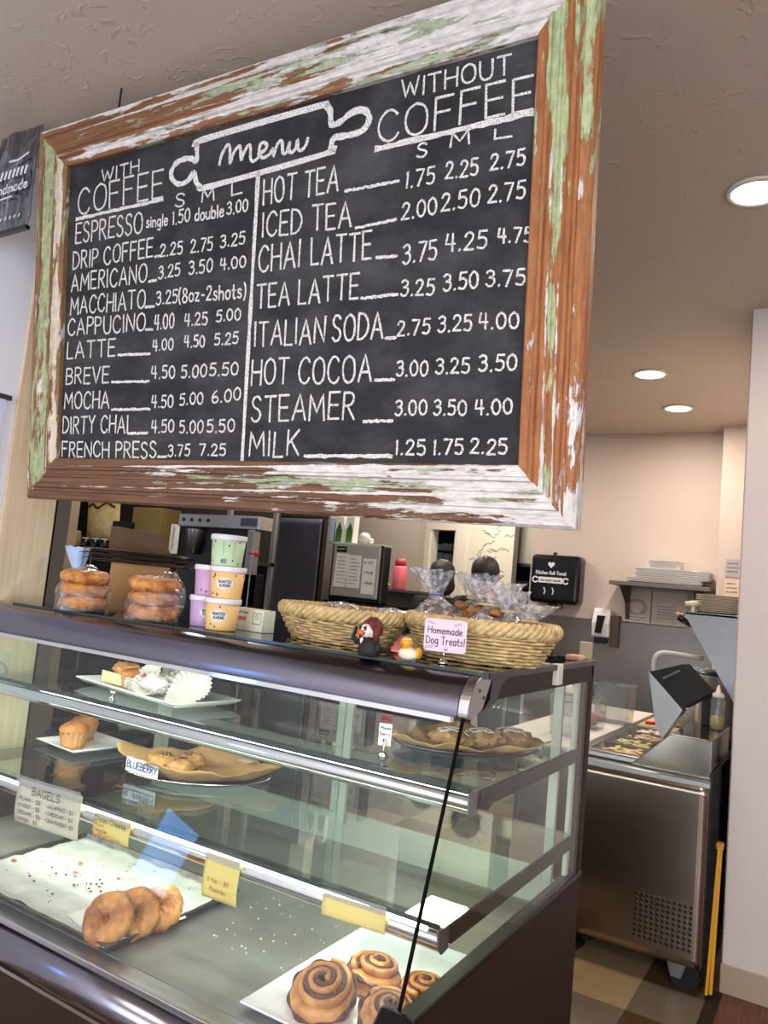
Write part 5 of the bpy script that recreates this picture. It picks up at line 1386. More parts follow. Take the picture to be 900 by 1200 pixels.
# wicker baskets
def basket(name, label, c, a, b, rz, h, seed):
    t = thing(name, label, 'basket', c, 'wicker baskets on the case')
    def pt(ang, r, z):
        x, y = a*r*math.cos(ang), b*r*math.sin(ang)
        return Vector((c[0]+x*math.cos(rz)-y*math.sin(rz), c[1]+x*math.sin(rz)+y*math.cos(rz), c[2]+z))
    def R(u): return .76 + .24*u**.8
    NS = 30
    mb = MB()
    rows = 9
    for k in range(rows):
        u = (k+.5)/rows
        pts = []
        for i in range(NS*4):
            ang = 2*PI*i/(NS*4)
            wv = math.cos(ang*NS/2 + PI*k)
            pts.append(pt(ang, R(u)*(1+.030*wv), h*u*.92 + .0022*mnoise.noise(Vector((ang*5, k*3, seed)))))
        mb.tube(pts, .0042, 6, True)
    mb.build('woven_side', M['wicker'], t, True)
    mb = MB()
    for i in range(NS):
        ang = 2*PI*(i+.5)/NS
        mb.tube([pt(ang, R(q/6), h*q/6) for q in range(7)], .0028, 5)
    mb.build('stakes', M['wicker'], t, True)
    mb = MB()
    for s in range(4):
        pts = []
        for i in range(220):
            ang = 2*PI*i/220; ph = ang*15 + s*PI/2
            pts.append(pt(ang, 1.0 + (.010*math.cos(ph))/a, h + .008 + .012*math.sin(ph)))
        mb.tube(pts, .0088, 6, True)
    mb.build('braided_rim', M['wicker_rim'], t, True)
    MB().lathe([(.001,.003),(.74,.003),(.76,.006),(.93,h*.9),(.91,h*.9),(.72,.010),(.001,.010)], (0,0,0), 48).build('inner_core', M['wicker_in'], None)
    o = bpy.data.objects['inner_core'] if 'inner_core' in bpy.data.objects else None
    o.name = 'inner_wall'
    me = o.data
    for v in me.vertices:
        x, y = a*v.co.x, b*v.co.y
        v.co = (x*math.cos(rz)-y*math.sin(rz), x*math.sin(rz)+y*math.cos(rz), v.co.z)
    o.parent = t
    return t
BL = (-1.264,1.872,TZ); BR = (-.828,1.880,TZ)
basket('wicker_basket', 'left oval wicker basket, lower and mostly empty, beside the paper carton', BL, .240, .150, math.radians(-24), .075, 1)
basket('wicker_basket', 'right oval wicker basket heaped with bagged dog treats', BR, .205, .150, math.radians(-8), .085, 2)
def treat_bag(label, c, rx, ry, h, seed, neck, flare, lean, n_in, band=None, m=None):
    t = thing('treat_bag', label, 'bag of treats', c, 'bagged dog treats in the wicker baskets')
    bag_film(c, rx, ry, h, seed, m or M['bag2'], t, neck=neck, flare=flare, lean=lean)
    rng = random.Random(int(seed*10))
    for k in range(n_in):
        a = rng.uniform(0, 2*PI); r = rng.uniform(.25,.72)
        p = (c[0]+rx*r*math.cos(a), c[1]+ry*r*math.sin(a), c[2]+.022+h*.40*rng.random())
        MB().ball(p, (rx*.42, ry*.30, .012), 14, .3, 3, k, M=Rz(rng.uniform(0,3)) @ Matrix.Rotation(rng.uniform(-.8,.8), 4, 'X')).build('treat', M['treat'], t, True)
    if neck:
        z = c[2]+h*.62
        q = [(c[0]+lean[0]*.49+rx*(neck+.05)*math.cos(a), c[1]+lean[1]*.49+ry*(neck+.05)*math.sin(a), z) for a in [2*PI*i/18 for i in range(18)]]
        MB().tube(q, .003, 6, True).build('tie', mat('tie', band, .5) if band else M['wicker_rim'], t, True)
    return t
tz = TZ+.045
treat_bag('tall tied bag of treats with a blue tie at the left of the right basket', (-.965,1.920,tz), .075, .065, .185, 1.1, .20, .62, (-.045,.0), 6, (70,90,170))
treat_bag('tied bag of treats with a wide ruffled top behind the card', (-.900,1.965,tz), .070, .060, .185, 2.3, .22, .66, (.01,.02), 5)
treat_bag('big crinkled bag of treats in the middle of the right basket', (-.815,1.915,tz), .085, .068, .165, 3.4, .45, .42, (.0,.01), 6)
treat_bag('bag of treats with an upright crumpled top right of centre in the basket', (-.745,1.885,tz), .056, .052, .145, 4.2, .38, .42, (-.01,.0), 5)
treat_bag('rightmost bag of treats with spiky film at the basket end', (-.705,1.870,tz), .048, .045, .115, 5.7, .40, .75, (.025,.0), 4)
treat_bag('small bag of treats low at the front of the right basket', (-.800,1.825,tz-.005), .062, .040, .085, 6.3, 0, 0, (0,0), 4)
def flat_bag(label, c, rx, ry, rz, seed):
    t = thing('flat_treat_bag', label, 'bag of treats', c, 'bagged dog treats in the wicker baskets')
    MB().ball((c[0],c[1],c[2]), (rx,ry,.020), 30, .35, 3, seed, M=Rz(rz)).build('bag_film', M['bag2'], t, True)
    MB().ball((c[0],c[1],c[2]-.002), (rx*.7,ry*.7,.011), 20, .3, 3, seed+2, M=Rz(rz)).build('treat', M['treat'], t, True)
flat_bag('flat purple tinted bag lying at the back of the left basket', (-1.315,1.945,TZ+.092), .075, .040, -.3, 3)
flat_bag('flat clear bag of treats lying at the right end of the left basket', (-1.100,1.880,TZ+.090), .070, .045, -.2, 6)

# Homemade Dog Treats card
p = Vector((-0.8232, 1.6676, 1.3885))
dt = clip_stand('dog_treats_sign', 'pink card reading Homemade Dog Treats on a chrome clip stand', tuple(p), .032)
U = Vector((.95,.31,0)).normalized(); V = Vector((0,-.10,.995)); V = (V-U*V.dot(U)).normalized(); Nn = U.cross(V)
a = p - U*.050 + V*.028
w, h = .102, .078
mb = MB()
co = []
for cx, cy, a0 in ((w-.008,.008,-90),(w-.008,h-.008,0),(.008,h-.008,90),(.008,.008,180)):
    for k in range(5):
        an = math.radians(a0+90*k/4); co.append(a + U*(cx+.008*math.cos(an)) + V*(cy+.008*math.sin(an)))
mb.prism(co, -Nn*.0015).build('card', M['pinkcard'], dt)
mb = MB(); q = a + Nn*.0010
write(mb, 'Homemade', q+U*.009+V*.043, U, V, Nn, .016, .0019, fit=.082)
write(mb, 'Dog Treats!', q+U*.006+V*.018, U, V, Nn, .018, .0019, fit=.092)
mb.build('lettering', M['ink'], dt)
mb = MB()
def bone(u, v, s, ang):
    pts = []
    for k in range(41):
        t_ = 2*PI*k/40
        x = 1.0*math.cos(t_); y = .34*math.sin(t_)*(.55+1.0*abs(x)**2.2)
        pts.append(q + U*(u + s*(x*math.cos(ang)-y*math.sin(ang))) + V*(v + s*(x*math.sin(ang)+y*math.cos(ang))))
    mb.ribbon(pts, .0012, Nn)
bone(.013,.010,.009,.2); bone(.015,.068,.008,-.3); bone(.080,.068,.009,.3)
mb.build('bone_doodles', M['ink_purple'], dt)

# two little figurines
def small_duck_in_coat():
    p = Vector((-.985,1.590,TZ))
    t = thing('duck_figurine', 'duck figurine with dark red hair, orange beak and black coat at the case edge', 'figurine', tuple(p))
    F_ = Vector((-.25,-.97,0)).normalized(); S_ = Vector((.97,-.25,0)).normalized()
    RZ = math.atan2(F_.y, F_.x)+PI/2
    MB().lathe([(.001,0),(.026,0),(.031,.010),(.029,.030),(.020,.044),(.012,.050),(.001,.051)], tuple(p), 28, 1, .85, rz=RZ).build('coat', M['blackmat'], t, True)
    hd = p+Vector((0,0,.062))
    MB().ball(hd, (.022,.021,.022), 24).build('head', mat('pale face', (240,222,216), .5), t, True)
    MB().ball(hd-F_*.006+Vector((0,0,.005)), (.027,.025,.027), 26, .12, 5, 3).build('hair', mat('dark red hair', (96,30,28), .6, bump=.5, bscale=60), t, True)
    for s in (-1, 1): MB().tube([hd+S_*(.021*s)+F_*.004+Vector((0,0,.012)), hd+S_*(.026*s)+F_*.005+Vector((0,0,-.010)), hd+S_*(.022*s)+F_*.004+Vector((0,0,-.030))], [.008,.009,.003], 10).build('hair_lock', bpy.data.materials['dark red hair'], t, True)
    MB().ball(hd+F_*.013+Vector((0,0,-.001)), (.017,.016,.017), 20).build('face', bpy.data.materials['pale face'], t, True)
    MB().ball(hd+F_*.030+Vector((0,0,-.006)), (.0095,.010,.0065), 16).build('beak', mat('orange beak', (226,104,40), .4), t, True)
    for s in (-1, 1):
        MB().ball(hd+F_*.0275+S_*(.0085*s)+Vector((0,0,.004)), (.0035,.0035,.0045), 10).build('eye', M['black'], t, True)
        mb = MB(); b0_ = hd+F_*.0285+S_*(.0085*s)
        mb.tube([b0_-S_*.005*s+Vector((0,0,.006)), b0_+S_*.005*s+Vector((0,0,.011))], .0012, 6).build('eyebrow', M['black'], t)
    mb = MB(); sh = p+Vector((0,0,.040))
    mb.tube([sh-S_*.022, sh-S_*.036+F_*.010+Vector((0,0,-.010)), sh-S_*.040+F_*.020+Vector((0,0,.004))], [.008,.007,.006], 10)
    mb.build('raised_arm', M['blackmat'], t, True)
    MB().tube([sh+S_*.022, sh+S_*.032+Vector((0,0,-.016)), sh+S_*.030+F_*.006+Vector((0,0,-.028))], [.008,.007,.006], 10).build('lowered_arm', M['blackmat'], t, True)
    g = sh-S_*.040+F_*.021
    MB().box((-.003,-.004,-.006), (.003,.004,.030), Matrix.Translation(g) @ Matrix.Rotation(.3,4,'Y')).build('held_prop', M['black'], t, bevel=.001)
    MB().prism([p+F_*.0255+Vector((0,0,.046)), p+F_*.0275-S_*.006+Vector((0,0,.040)), p+F_*.029+Vector((0,0,.030)), p+F_*.0275+S_*.006+Vector((0,0,.040))], F_*.001).build('collar', M['paper'], t)
small_duck_in_coat()
p = Vector((-.895,1.625,TZ))
yd = thing('yellow_duck', 'small yellow and white duck figurine between the coated duck and the sign', 'figurine', tuple(p))
MB().ball(p+Vector((0,0,.016)), (.027,.020,.016), 22, .08, 3, 1).build('body', mat('cream rubber', (236,226,196), .5), yd, True)
MB().ball(p+Vector((-.006,-.004,.041)), (.0155,.0155,.0155), 18).build('head', M['yellow'], yd, True)
MB().lathe([(.0155,.045),(.012,.053),(.006,.057),(.001,.058)], (p.x-.006,p.y-.004,p.z-.002), 18).build('cap', mat('pale cap', (240,222,150), .5), yd, True)
MB().ball(p+Vector((-.010,-.020,.038)), (.005,.006,.003), 10).build('beak', bpy.data.materials['orange beak'], yd, True)
MB().ball(p+Vector((.024,.004,.020)), (.009,.012,.014), 14).build('wing', M['yellow'], yd, True)
hk = thing('wire_hook', 'small black wire hook standing at the back right corner of the case top', 'hook', (-.80,2.36,TZ))
q = Vector((-.79,2.36,TZ)); MB().lathe([(.001,0),(.016,0),(.016,.004),(.001,.005)], tuple(q), 16).build('base', M['blackmat'], hk)
MB().tube([q, q+Vector((0,0,.05)), q+Vector((-.006,0,.062)), q+Vector((-.016,0,.060)), q+Vector((-.02,0,.05))], .0018, 6).build('wire', M['blackmat'], hk)
pk = MB().box((-.735,2.32,TZ), (-.690,2.38,TZ+.016)).build('pink_block', mat('pink rubber', (222,166,150), .6), None, bevel=.004, base=(-.71,2.35,TZ))
tag(pk, 'small pink block at the back right corner of the case top', 'block')

# ------------------------------------------------------------------ kitchen behind the case
def boxthing(name, label, cat, a, b, m, group=None, bevel=.004, part='body'):
    t = thing(name, label, cat, ((a[0]+b[0])/2, (a[1]+b[1])/2, a[2]), group)
    MB().box(a, b).build(part, m, t, bevel=bevel)
    return t
def X(t): return t[0]
def Zc(t): return t[2]

# back shelf with jars and coffee gear, seen under the left of the board
sz = 1.6452
xs0 = -5.4407; xs1 = -3.4892
rk = thing('storage_rack', 'dark storage rack holding jars and coffee gear, left behind the case', 'rack', ((xs0+xs1)/2, 4.0, 0))
MB().box((xs0,3.75,sz-.025), (xs1,4.25,sz)).build('shelf_board', M['blackmat'], rk)
MB().box((xs0,3.75,.9), (xs1,4.25,.94)).build('shelf_board', M['blackmat'], rk)
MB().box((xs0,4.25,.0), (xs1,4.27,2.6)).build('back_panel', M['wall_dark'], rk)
for x in (xs0, xs1-.03): 
    for y in (3.75, 4.22): MB().box((x,y,0), (x+.03,y+.03,2.6)).build('post', M['steel_dull'], rk)
def jar(label, px, r, h, col, lidc, y=3.86, group='jars on the storage rack'):
    c = (px, y, sz)
    t = thing('jar', label, 'jar', c, group)
    MB().lathe([(.001,0),(r*.95,0),(r,.01),(r,h*.8),(r*.8,h*.88),(.001,h*.88)], c, 24).build('jar_body', mat('jar '+label[:12], col, .25), t, True)
    MB().lathe([(.001,h*.86),(r*.86,h*.86),(r*.86,h),(.001,h)], c, 24).build('lid', mat('lid '+label[:12], lidc, .4), t, True)
jar('silver topped jar at the left end of the rack', -5.3270, .055, .17, (150,148,150), (214,214,216))
jar('tan jar beside the silver topped jar', -5.1707, .055, .12, (158,140,92), (200,198,194), 3.84)
for k, px in enumerate((-4.9739, -4.8657, -4.7597)):
    jar(('left','middle','right')[k]+' small black canister under the yellow snack bag', px, .032, .07, (22,22,24), (210,210,212), 3.80, 'black canisters')
sb = thing('snack_bag', 'yellow snack bag with dark print at the back of the rack', 'snack bag', (-5.0556, 4.0, sz))
q0 = Vector((-5.2276, 4.0000, 1.6955)); q1 = Vector((-4.8468, 4.0000, 1.7275)); q2 = Vector((-5.2632, 4.0000, 2.0332))
def sbf(sgn): return lambda i, j: q0 + (q1-q0)*i + (q2-q0)*j + Vector((0, sgn*.05*(math.sin(PI*i)*math.sin(PI*j))**.6 + .006*mnoise.noise(Vector((i*8,j*8,sgn))), 0))
MB().grid(sbf(-1), 16, 16).grid(sbf(1), 16, 16).build('bag', mat('yellow snack film', (216,186,104), .35, c2=(236,212,150), vscale=16, bump=.3, bscale=30), sb, True)
mb = MB(); mb.ribbon([sbf(-1)(.1+.8*k/12, .80+.06*math.sin(k*.9))+Vector((0,-.004,0)) for k in range(13)], .022, (0,-1,0)); mb.build('dark_print', mat('brown print', (70,44,30), .6), sb)
boxthing('carton_box', 'olive brown cardboard box behind the snack bag on the rack', 'box', (-4.7230,4.0,sz), (-4.4060,4.2,sz+.34), mat('olive cardboard', (134,112,64), .8))
boxthing('black_tin', 'black square tin between the snack bag and the cardboard box', 'tin', (-4.8777,3.95,sz), (-4.6844,4.12,sz+.22), M['blackmat'])
ps = boxthing('price_strip', 'narrow white printed strip hanging beside the coffee brewer', 'paper', (-3.9894,3.72,sz+.0), (-3.9079,3.724,sz+.20), M['paper'], bevel=0, part='strip')
mb = MB(); scribble_lines(mb, (-3.9717,3.7185,sz+.185), (1,0,0), (0,0,1), (0,-1,0), .028, 12, .014, .003, random.Random(1)); mb.build('print', M['ink_grey'], ps)
# coffee brewer
y = 3.55
cbx = -3.7510; cb1 = -3.0612; cz = 1.8232; cz0 = 1.5595
cm = thing('coffee_brewer', 'steel coffee brewer with black brew cavity behind the pint tubs', 'coffee machine', ((cbx+cb1)/2, y, .94))
MB().box((cbx,y,cz), (cb1,y+.13,cz+.085)).build('brew_head', M['steel'], cm, bevel=.006)
MB().box((cbx,y+.10,.94), (cb1-.09,y+.13,cz)).build('back_body', M['black'], cm)
MB().box((cbx,y-.0,.94), (cb1-.03,y+.13,cz0)).build('base', M['blackgl'], cm, bevel=.006)
MB().box((cb1-.085,y,.94), (cb1-.03,y+.06,cz)).build('side_post', M['steel_dull'], cm, bevel=.004)
MB().lathe([(.02,-.17),(.035,-.16),(.062,-.02),(.066,0),(.001,0)], ((cbx+.09),y+.08,cz), 28).build('brew_basket', M['steel'], cm, True)
for k in range(4): MB().cyl((cbx+.05+.012*k*6,y-.004,cz+.045), (cbx+.05+.012*k*6,y,cz+.045), .012, n=14).build('knob', M['black'], cm)
MB().box((cb1-.15,y-.002,cz+.02), (cb1-.02,y,cz+.07)).build('control_panel', M['steel_dark'], cm)
MB().tube([(cb1-.05,y-.01,cz-.14),(cb1+.02,y-.03,cz-.145)], .006, 8).ball((cb1+.03,y-.03,cz-.145), (.016,.012,.018), 12).build('red_tap', M['red'], cm, True)
cab = boxthing('back_cabinet', 'low dark cabinet standing under the coffee brewer', 'cabinet', (cbx-.1,y-.05,0), (cb1+.05,y+.17,.938), M['blackmat'])
MB().box((cbx-.08,y-.062,.08), (cb1+.03,y-.05,.88)).build('door', M['black'], cab)

# dark steel refrigerator
fx0 = -4.4091; fx1 = -3.5144; fz = 2.0535
fr = thing('steel_refrigerator', 'tall dark steel refrigerator door seen behind the pint tubs', 'refrigerator', ((fx0+fx1)/2, 5.05, 0))
MB().box((fx0,4.89,.0), (fx1,5.23,fz)).build('cabinet', M['steel_dull'], fr)
def dent(i, j):
    return (fx0+.01+(fx1-fx0-.04)*i, 4.872+.006*mnoise.noise(Vector((i*2.2, j*2.6, 4))), .10+(fz-.12)*j)
MB().grid(dent, 24, 40).build('door', mat('dented dark steel', (160,160,180), .34, .4), fr, True, solid=.02)
MB().box((fx1-.03,4.85,.1), (fx1-.008,4.89,fz-.02)).build('door_edge', M['bracket'], fr)
MB().tube([(fx0+.05,4.86,1.0),(fx0+.05,4.825,1.02),(fx0+.05,4.825,1.5),(fx0+.05,4.86,1.52)], .010, 8).build('handle', M['chrome'], fr, True)
MB().box((fx0,4.91,fz), (fx1,5.23,fz+.14)).build('top_grille', mat('pale grille', (178,178,186), .4, .6), fr)

# counter appliance with papers taped to it
ax0 = -3.3157; ax1 = -2.8833; az0 = 1.4202; az1 = 1.8487
st = boxthing('appliance_stand', 'black stand under the grey appliance with taped papers', 'stand', (ax0-.02,4.70,0), (ax1+.05,5.0,az0-.001), M['blackmat'])
MB().box((ax0-.03,4.68,az0-.03), (ax1+.07,5.02,az0-.001)).build('top_board', M['black'], st)
ap = thing('counter_appliance', 'grey steel appliance with printed papers taped to its front', 'appliance', ((ax0+ax1)/2,4.85,az0))
MB().box((ax0-.015,4.72,az0), (ax1+.015,4.82,az1-.004)).build('housing', M['black'], ap, bevel=.012)
MB().box((ax0+.012,4.70,az0+.035), (ax1-.012,4.722,az1-.004)).build('front_panel', mat('grey appliance panel', (168,162,152), .4, .3), ap, bevel=.008)
MB().box((ax0+.0,4.70,az1-.004), (ax1-.0,4.845,az1+.004)).build('top_edge', mat('pale top edge', (216,212,198), .4), ap)
w_ = ax1-ax0; h_ = az1-az0
def taped(x0, x1, z0, z1, tilt, name='taped_paper', n=8, head=True):
    o = MB().prism([(ax0+w_*x0, 4.699, az0+h_*z0), (ax0+w_*(x1-tilt), 4.699, az0+h_*(z0-.0)), (ax0+w_*x1, 4.699, az0+h_*z1), (ax0+w_*(x0+tilt), 4.699, az0+h_*z1)], (0,-.0015,0)).build(name, M['paper'], ap)
    mb = MB(); scribble_lines(mb, (ax0+w_*(x0+tilt+.03), 4.6968, az0+h_*(z1-.07)), (1,0,0), (0,0,1), (0,-1,0), w_*(x1-x0)*.75, n, h_*(z1-z0)*.85/n, .0035, random.Random(int(x0*100)+3))
    mb.build('print', M['ink_grey'], o)
taped(.08, .37, .24, .82, .03); taped(.36, .62, .24, .80, .0); taped(.66, .92, .16, .76, .0, n=3)
MB().box((ax0+w_*.10,4.697,az0+h_*.84), (ax0+w_*.30,4.70,az0+h_*.94)).build('dark_badge', M['black'], ap)
mb = MB(); mb.ribbon([(ax0+w_*(.13+.014*k),4.696,az0+h_*(.885+.02*(k % 2))) for k in range(11)], .004, (0,-1,0)); mb.build('badge_print', M['ink_white'], ap)
for k, px in enumerate((-3.3213, -3.2256)):
    t = thing('green_carton', ('left','right')[k]+' green and white drink carton on top of the grey appliance', 'carton', (px,4.8,az1+.004), 'green cartons')
    MB().box((px-.036,4.77,az1+.004), (px+.036,4.84,az1+.20)).build('carton_body', M['paper'], t, bevel=.002)
    MB().prism([(px-.030,4.769,az1+.01),(px+.026,4.769,az1+.01),(px+.030,4.769,az1+.10),(px+.004,4.769,az1+.165),(px-.026,4.769,az1+.10)], (0,-.001,0)).build('leaf_print', M['green'], t)
    MB().prism([(px-.036,4.77,az1+.20),(px+.036,4.77,az1+.20),(px,4.80,az1+.235)], (0,.07,0)).build('gable_top', M['paper'], t)
px = -3.3799
boxthing('blue_packet', 'narrow pale blue packet at the left of the green cartons', 'packet', (px-.022,4.76,az1+.004), (px+.012,4.80,az1+.17), mat('pale blue packet', (176,190,214), .5))
px = -3.0704
wo = thing('white_ornament', 'small round white ornament on the right of the grey appliance', 'ornament', (px,4.75,az1+.004))
MB().ball((px,4.75,az1+.045), (.045,.04,.042), 16, .25, 3, 2).build('body', M['white'], wo, True)
MB().ball((px+.058,4.75,az1+.028), (.02,.02,.022), 12).build('knob', M['white'], wo, True)
# low cabinet with the pink bottle
lz = 1.5428
lx0 = -3.4053; lx1 = -2.9480
lc = boxthing('low_cabinet', 'dark olive cabinet carrying the pink bottle before the greige wall', 'cabinet', (lx0-.1,5.36,0), (lx1,5.72,lz-.02), mat('dark olive paint', (74,68,58), .6))
MB().box((lx0-.12,5.34,lz-.02), (lx1+.01,5.74,lz)).build('top', mat('dark top', (96,88,76), .5), lc)
px = -3.1494
pb = thing('pink_bottle', 'pink drink bottle with a darker lid on the olive cabinet', 'bottle', (px,5.45,lz))
MB().lathe([(.001,0),(.055,0),(.058,.006),(.058,.175),(.048,.19),(.001,.19)], (px,5.45,lz), 28).build('bottle_body', M['pink'], pb, True)
MB().lathe([(.001,.19),(.046,.19),(.046,.235),(.030,.252),(.001,.252)], (px,5.45,lz), 28).build('lid', mat('dark pink lid', (176,62,72), .4), pb, True)
px = -3.3184
tw = thing('red_napkin_holder', 'red and tan napkin holder left of the pink bottle', 'holder', (px,5.42,lz))
MB().prism([(px-.07,5.40,lz),(px+.07,5.40,lz),(px+.075,5.40,lz+.03),(px-.03,5.40,lz+.12),(px-.09,5.40,lz+.17)], (0,.08,0)).build('napkins', mat('tan napkins', (186,160,130), .8), tw, bevel=.004)
MB().box((px-.06,5.38,lz), (px+.10,5.40,lz+.045)).build('red_front', M['red'], tw, bevel=.004)

# pantry seen through the doorway
pz = dz
ph = thing('pantry_shelves', 'dark pantry shelving seen through the doorway', 'shelves', (d0+.3,8.2,0))
MB().box((d0-1.0,8.5,0), (d1+.6,8.54,2.6)).build('back', M['blackmat'], ph)
for z in (1.2,1.62,2.04,2.3): MB().box((d0-1.0,8.1,z-.02), (d1+.6,8.5,z)).build('shelf_board', M['blackmat'], ph)
for lab, a, b, zz0, zz1, m in (('tall pale blue box in the doorway pantry', -4.2568, -4.1546, 1.62, 2.1164, M['bluebag']), ('white carton on the pantry shelf right of the blue box', -4.1418, -4.0632, 1.62, 2.0105, M['paper']), ('white bundle at the top of the doorway pantry', -4.1643, -4.0409, 2.04, 2.13, M['white'])):
    boxthing('pantry_box', lab, 'box', (a,8.15,zz0), (b,8.4,zz1), m)
# steel shelf unit in the gap left of the back wall
sx0 = -2.8828; sx1 = -2.5390
uz = 1.9094; uz2 = 1.5741
su = thing('steel_shelf_unit', 'steel shelf unit in the narrow gap left of the paper towel dispenser', 'shelf unit', ((sx0+sx1)/2,7.4,0))
MB().box((sx0,7.2,uz), (sx1,7.6,uz+.55)).build('upper_hood', mat('pale steel hood', (196,190,176), .35, .6), su)
MB().box((sx0,7.2,uz-.03), (sx1,7.6,uz)).build('hood_lip', M['steel_dark'], su)
MB().box((sx0,7.6,0), (sx1,7.63,uz)).build('back_panel', M['bracket'], su)
MB().box((sx0,7.2,uz2-.02), (sx1,7.6,uz2)).build('work_shelf', M['steel'], su)
for x in (sx0, sx1-.03): MB().box((x,7.2,0), (x+.03,7.23,uz)).build('post', M['steel_dull'], su)
for k in range(3):
    z = uz2+.002+.055*k
    t = thing('steel_pan', ('lowest','middle','top')[k]+' steel pan of the pile on the gap shelf unit', 'pan', ((sx0+sx1)/2,7.35,z), 'steel pans')
    MB().lathe([(.001,0),(.13,0),(.15,.045),(.162,.048),(.146,.044),(.126,.006),(.001,.006)], ((sx0+sx1)/2-.02*k,7.40,z), 28).build('pan_body', M['steel'], t, True)
    MB().tube([((sx0+sx1)/2+.13,7.33,z+.040),((sx0+sx1)/2+.17,7.24,z+.055)], .009, 8).build('handle', M['chrome'], t, True)

# ------------------------------------------------------------------ two people at work
def skinned(name, verts, edges, m, parent, sub=2, off=None):
    me = bpy.data.meshes.new(name)
    o_ = parent.location if parent else Vector((0,0,0))
    me.from_pydata([tuple(Vector(v[0])-o_) for v in verts], edges, [])
    ob = bpy.data.objects.new(name, me); COL.objects.link(ob)
    if parent: ob.parent = parent
    sk = ob.modifiers.new('skin', 'SKIN'); sk.use_smooth_shade = True
    for i, v in enumerate(me.skin_vertices[0].data):
        r = verts[i][1]; v.radius = r if isinstance(r, tuple) else (r, r); v.use_root = (i == 0)
    s = ob.modifiers.new('sub', 'SUBSURF'); s.levels = s.render_levels = sub
    me.materials.append(m)
    return ob
def person(label, base, facing, H, hairlen, shirt, bend=0.0):
    t = thing('person', label, 'person', base, 'people in the kitchen')
    f = Vector((math.cos(facing), math.sin(facing), 0)); s = Vector((-f.y, f.x, 0)); up = Vector((0,0,1))
    B = Vector(base); k = H/1.75
    def P(fx, sx_, z): return B + (f*(fx + bend*max(0, z-.95)) + s*sx_)*k + up*z*k
    V_ = [(P(0,0,.96), (.15*k,.11*k)), (P(0,0,1.15), (.135*k,.10*k)), (P(0,0,1.37), (.16*k,.11*k)), (P(-.01,0,1.48), (.09*k,.08*k)), (P(0,0,1.545), .054*k), (P(.015,0,1.60), (.070*k,.078*k)), (P(.015,0,1.68), (.074*k,.088*k)), (P(.01,0,1.73), (.045*k,.05*k))]
    E_ = [(0,1),(1,2),(2,3),(3,4),(4,5),(5,6),(6,7)]
    sh = []
    for sd in (1, -1):
        n = len(V_)
        V_ += [(P(0,.17*sd,1.43), .062*k), (P(.02,.23*sd,1.14), .046*k), (P(.20,.20*sd,1.04), .038*k), (P(.27,.18*sd,1.03), .028*k), (P(.33,.17*sd,1.02), (.040*k,.018*k))]
        E_ += [(2,n),(n,n+1),(n+1,n+2),(n+2,n+3),(n+3,n+4)]
        n2 = len(V_)
        V_ += [(P(0,.10*sd,.88), .095*k), (P(.01,.11*sd,.50), .062*k), (P(0,.11*sd,.28), .055*k), (P(0,.11*sd,.09), .042*k), (P(.13,.12*sd,.045), .036*k)]
        E_ += [(0,n2),(n2,n2+1),(n2+1,n2+2),(n2+2,n2+3),(n2+3,n2+4)]
    body = skinned('body', V_, E_, M['skin'], t)
    for sd in (1, -1):
        for q, (dy, ln) in enumerate(((-.026,.070),(-.009,.080),(.009,.076),(.025,.060))):
            a = P(.335,.17*sd+dy,1.02); b = P(.335+ln*.55,.17*sd+dy*1.1,1.012); c = P(.335+ln*.9,.17*sd+dy*1.1,.985)
            skinned('finger', [(a,.010*k),(b,.009*k),(c,.007*k)], [(0,1),(1,2)], M['skin'], t, 1)
        a = P(.30,.17*sd-.030*sd,1.02); b = P(.335,.17*sd-.058*sd,1.005); c = P(.37,.17*sd-.060*sd,.99)
        skinned('thumb', [(a,.012*k),(b,.010*k),(c,.008*k)], [(0,1),(1,2)], M['skin'], t, 1)
        MB().ball(P(.0,.088*sd,1.645), (.018*k,.012*k,.030*k), 12).build('ear', M['skin'], t, True)
        MB().ball(P(.092,.032*sd,1.66), .011*k, 10).build('eye', M['ink'], t, True)
    MB().tube([P(.090,0,1.675), P(.118,0,1.635), P(.095,0,1.625)], [.008*k,.014*k,.010*k], 10).build('nose', M['skin'], t, True)
    MB().tube([P(.090,-.022,1.60), P(.100,0,1.598), P(.090,.022,1.60)], [.004,.007,.004], 8).build('mouth', mat('lips '+label[:8], (170,96,90), .5), t, True)
    Mh = Matrix.Rotation(facing, 4, 'Z')
    MB().ball(P(-.014,0,1.685), (.100*k,.096*k,.100*k), 28, .10, 5, 2, M=Mh).build('hair', M['hair'], t, True)
    if hairlen:
        MB().ball(P(-.055,0,1.60), (.055*k,.085*k,hairlen*k), 22, .14, 4, 3, M=Mh).build('hair_back', M['hair'], t, True)
    sv = [(P(0,0,.93), (.165*k,.125*k)), (P(0,0,1.15), (.150*k,.115*k)), (P(0,0,1.37), (.175*k,.125*k)), (P(-.01,0,1.50), (.085*k,.075*k))]
    se = [(0,1),(1,2),(2,3)]
    for sd in (1, -1):
        n = len(sv); sv += [(P(0,.175*sd,1.44), .076*k), (P(.02,.232*sd,1.18), .060*k)]; se += [(2,n),(n,n+1)]
    skinned('shirt', sv, se, shirt, t)
    tv = [(P(0,0,.94), (.160*k,.118*k))]; te = []
    for sd in (1, -1):
        n = len(tv); tv += [(P(0,.10*sd,.86), .104*k), (P(.01,.11*sd,.50), .074*k), (P(0,.11*sd,.10), .062*k)]; te += [(0,n),(n,n+1),(n+1,n+2)]
    skinned('trousers', tv, te, M['trousers'], t)
    for sd in (1, -1):
        MB().ball(P(.05,.115*sd,.045), (.135*k,.05*k,.045*k), 18, M=Mh).build('shoe', M['black'], t, True)
p = (-2.1929, 5.0000, 1.6892)
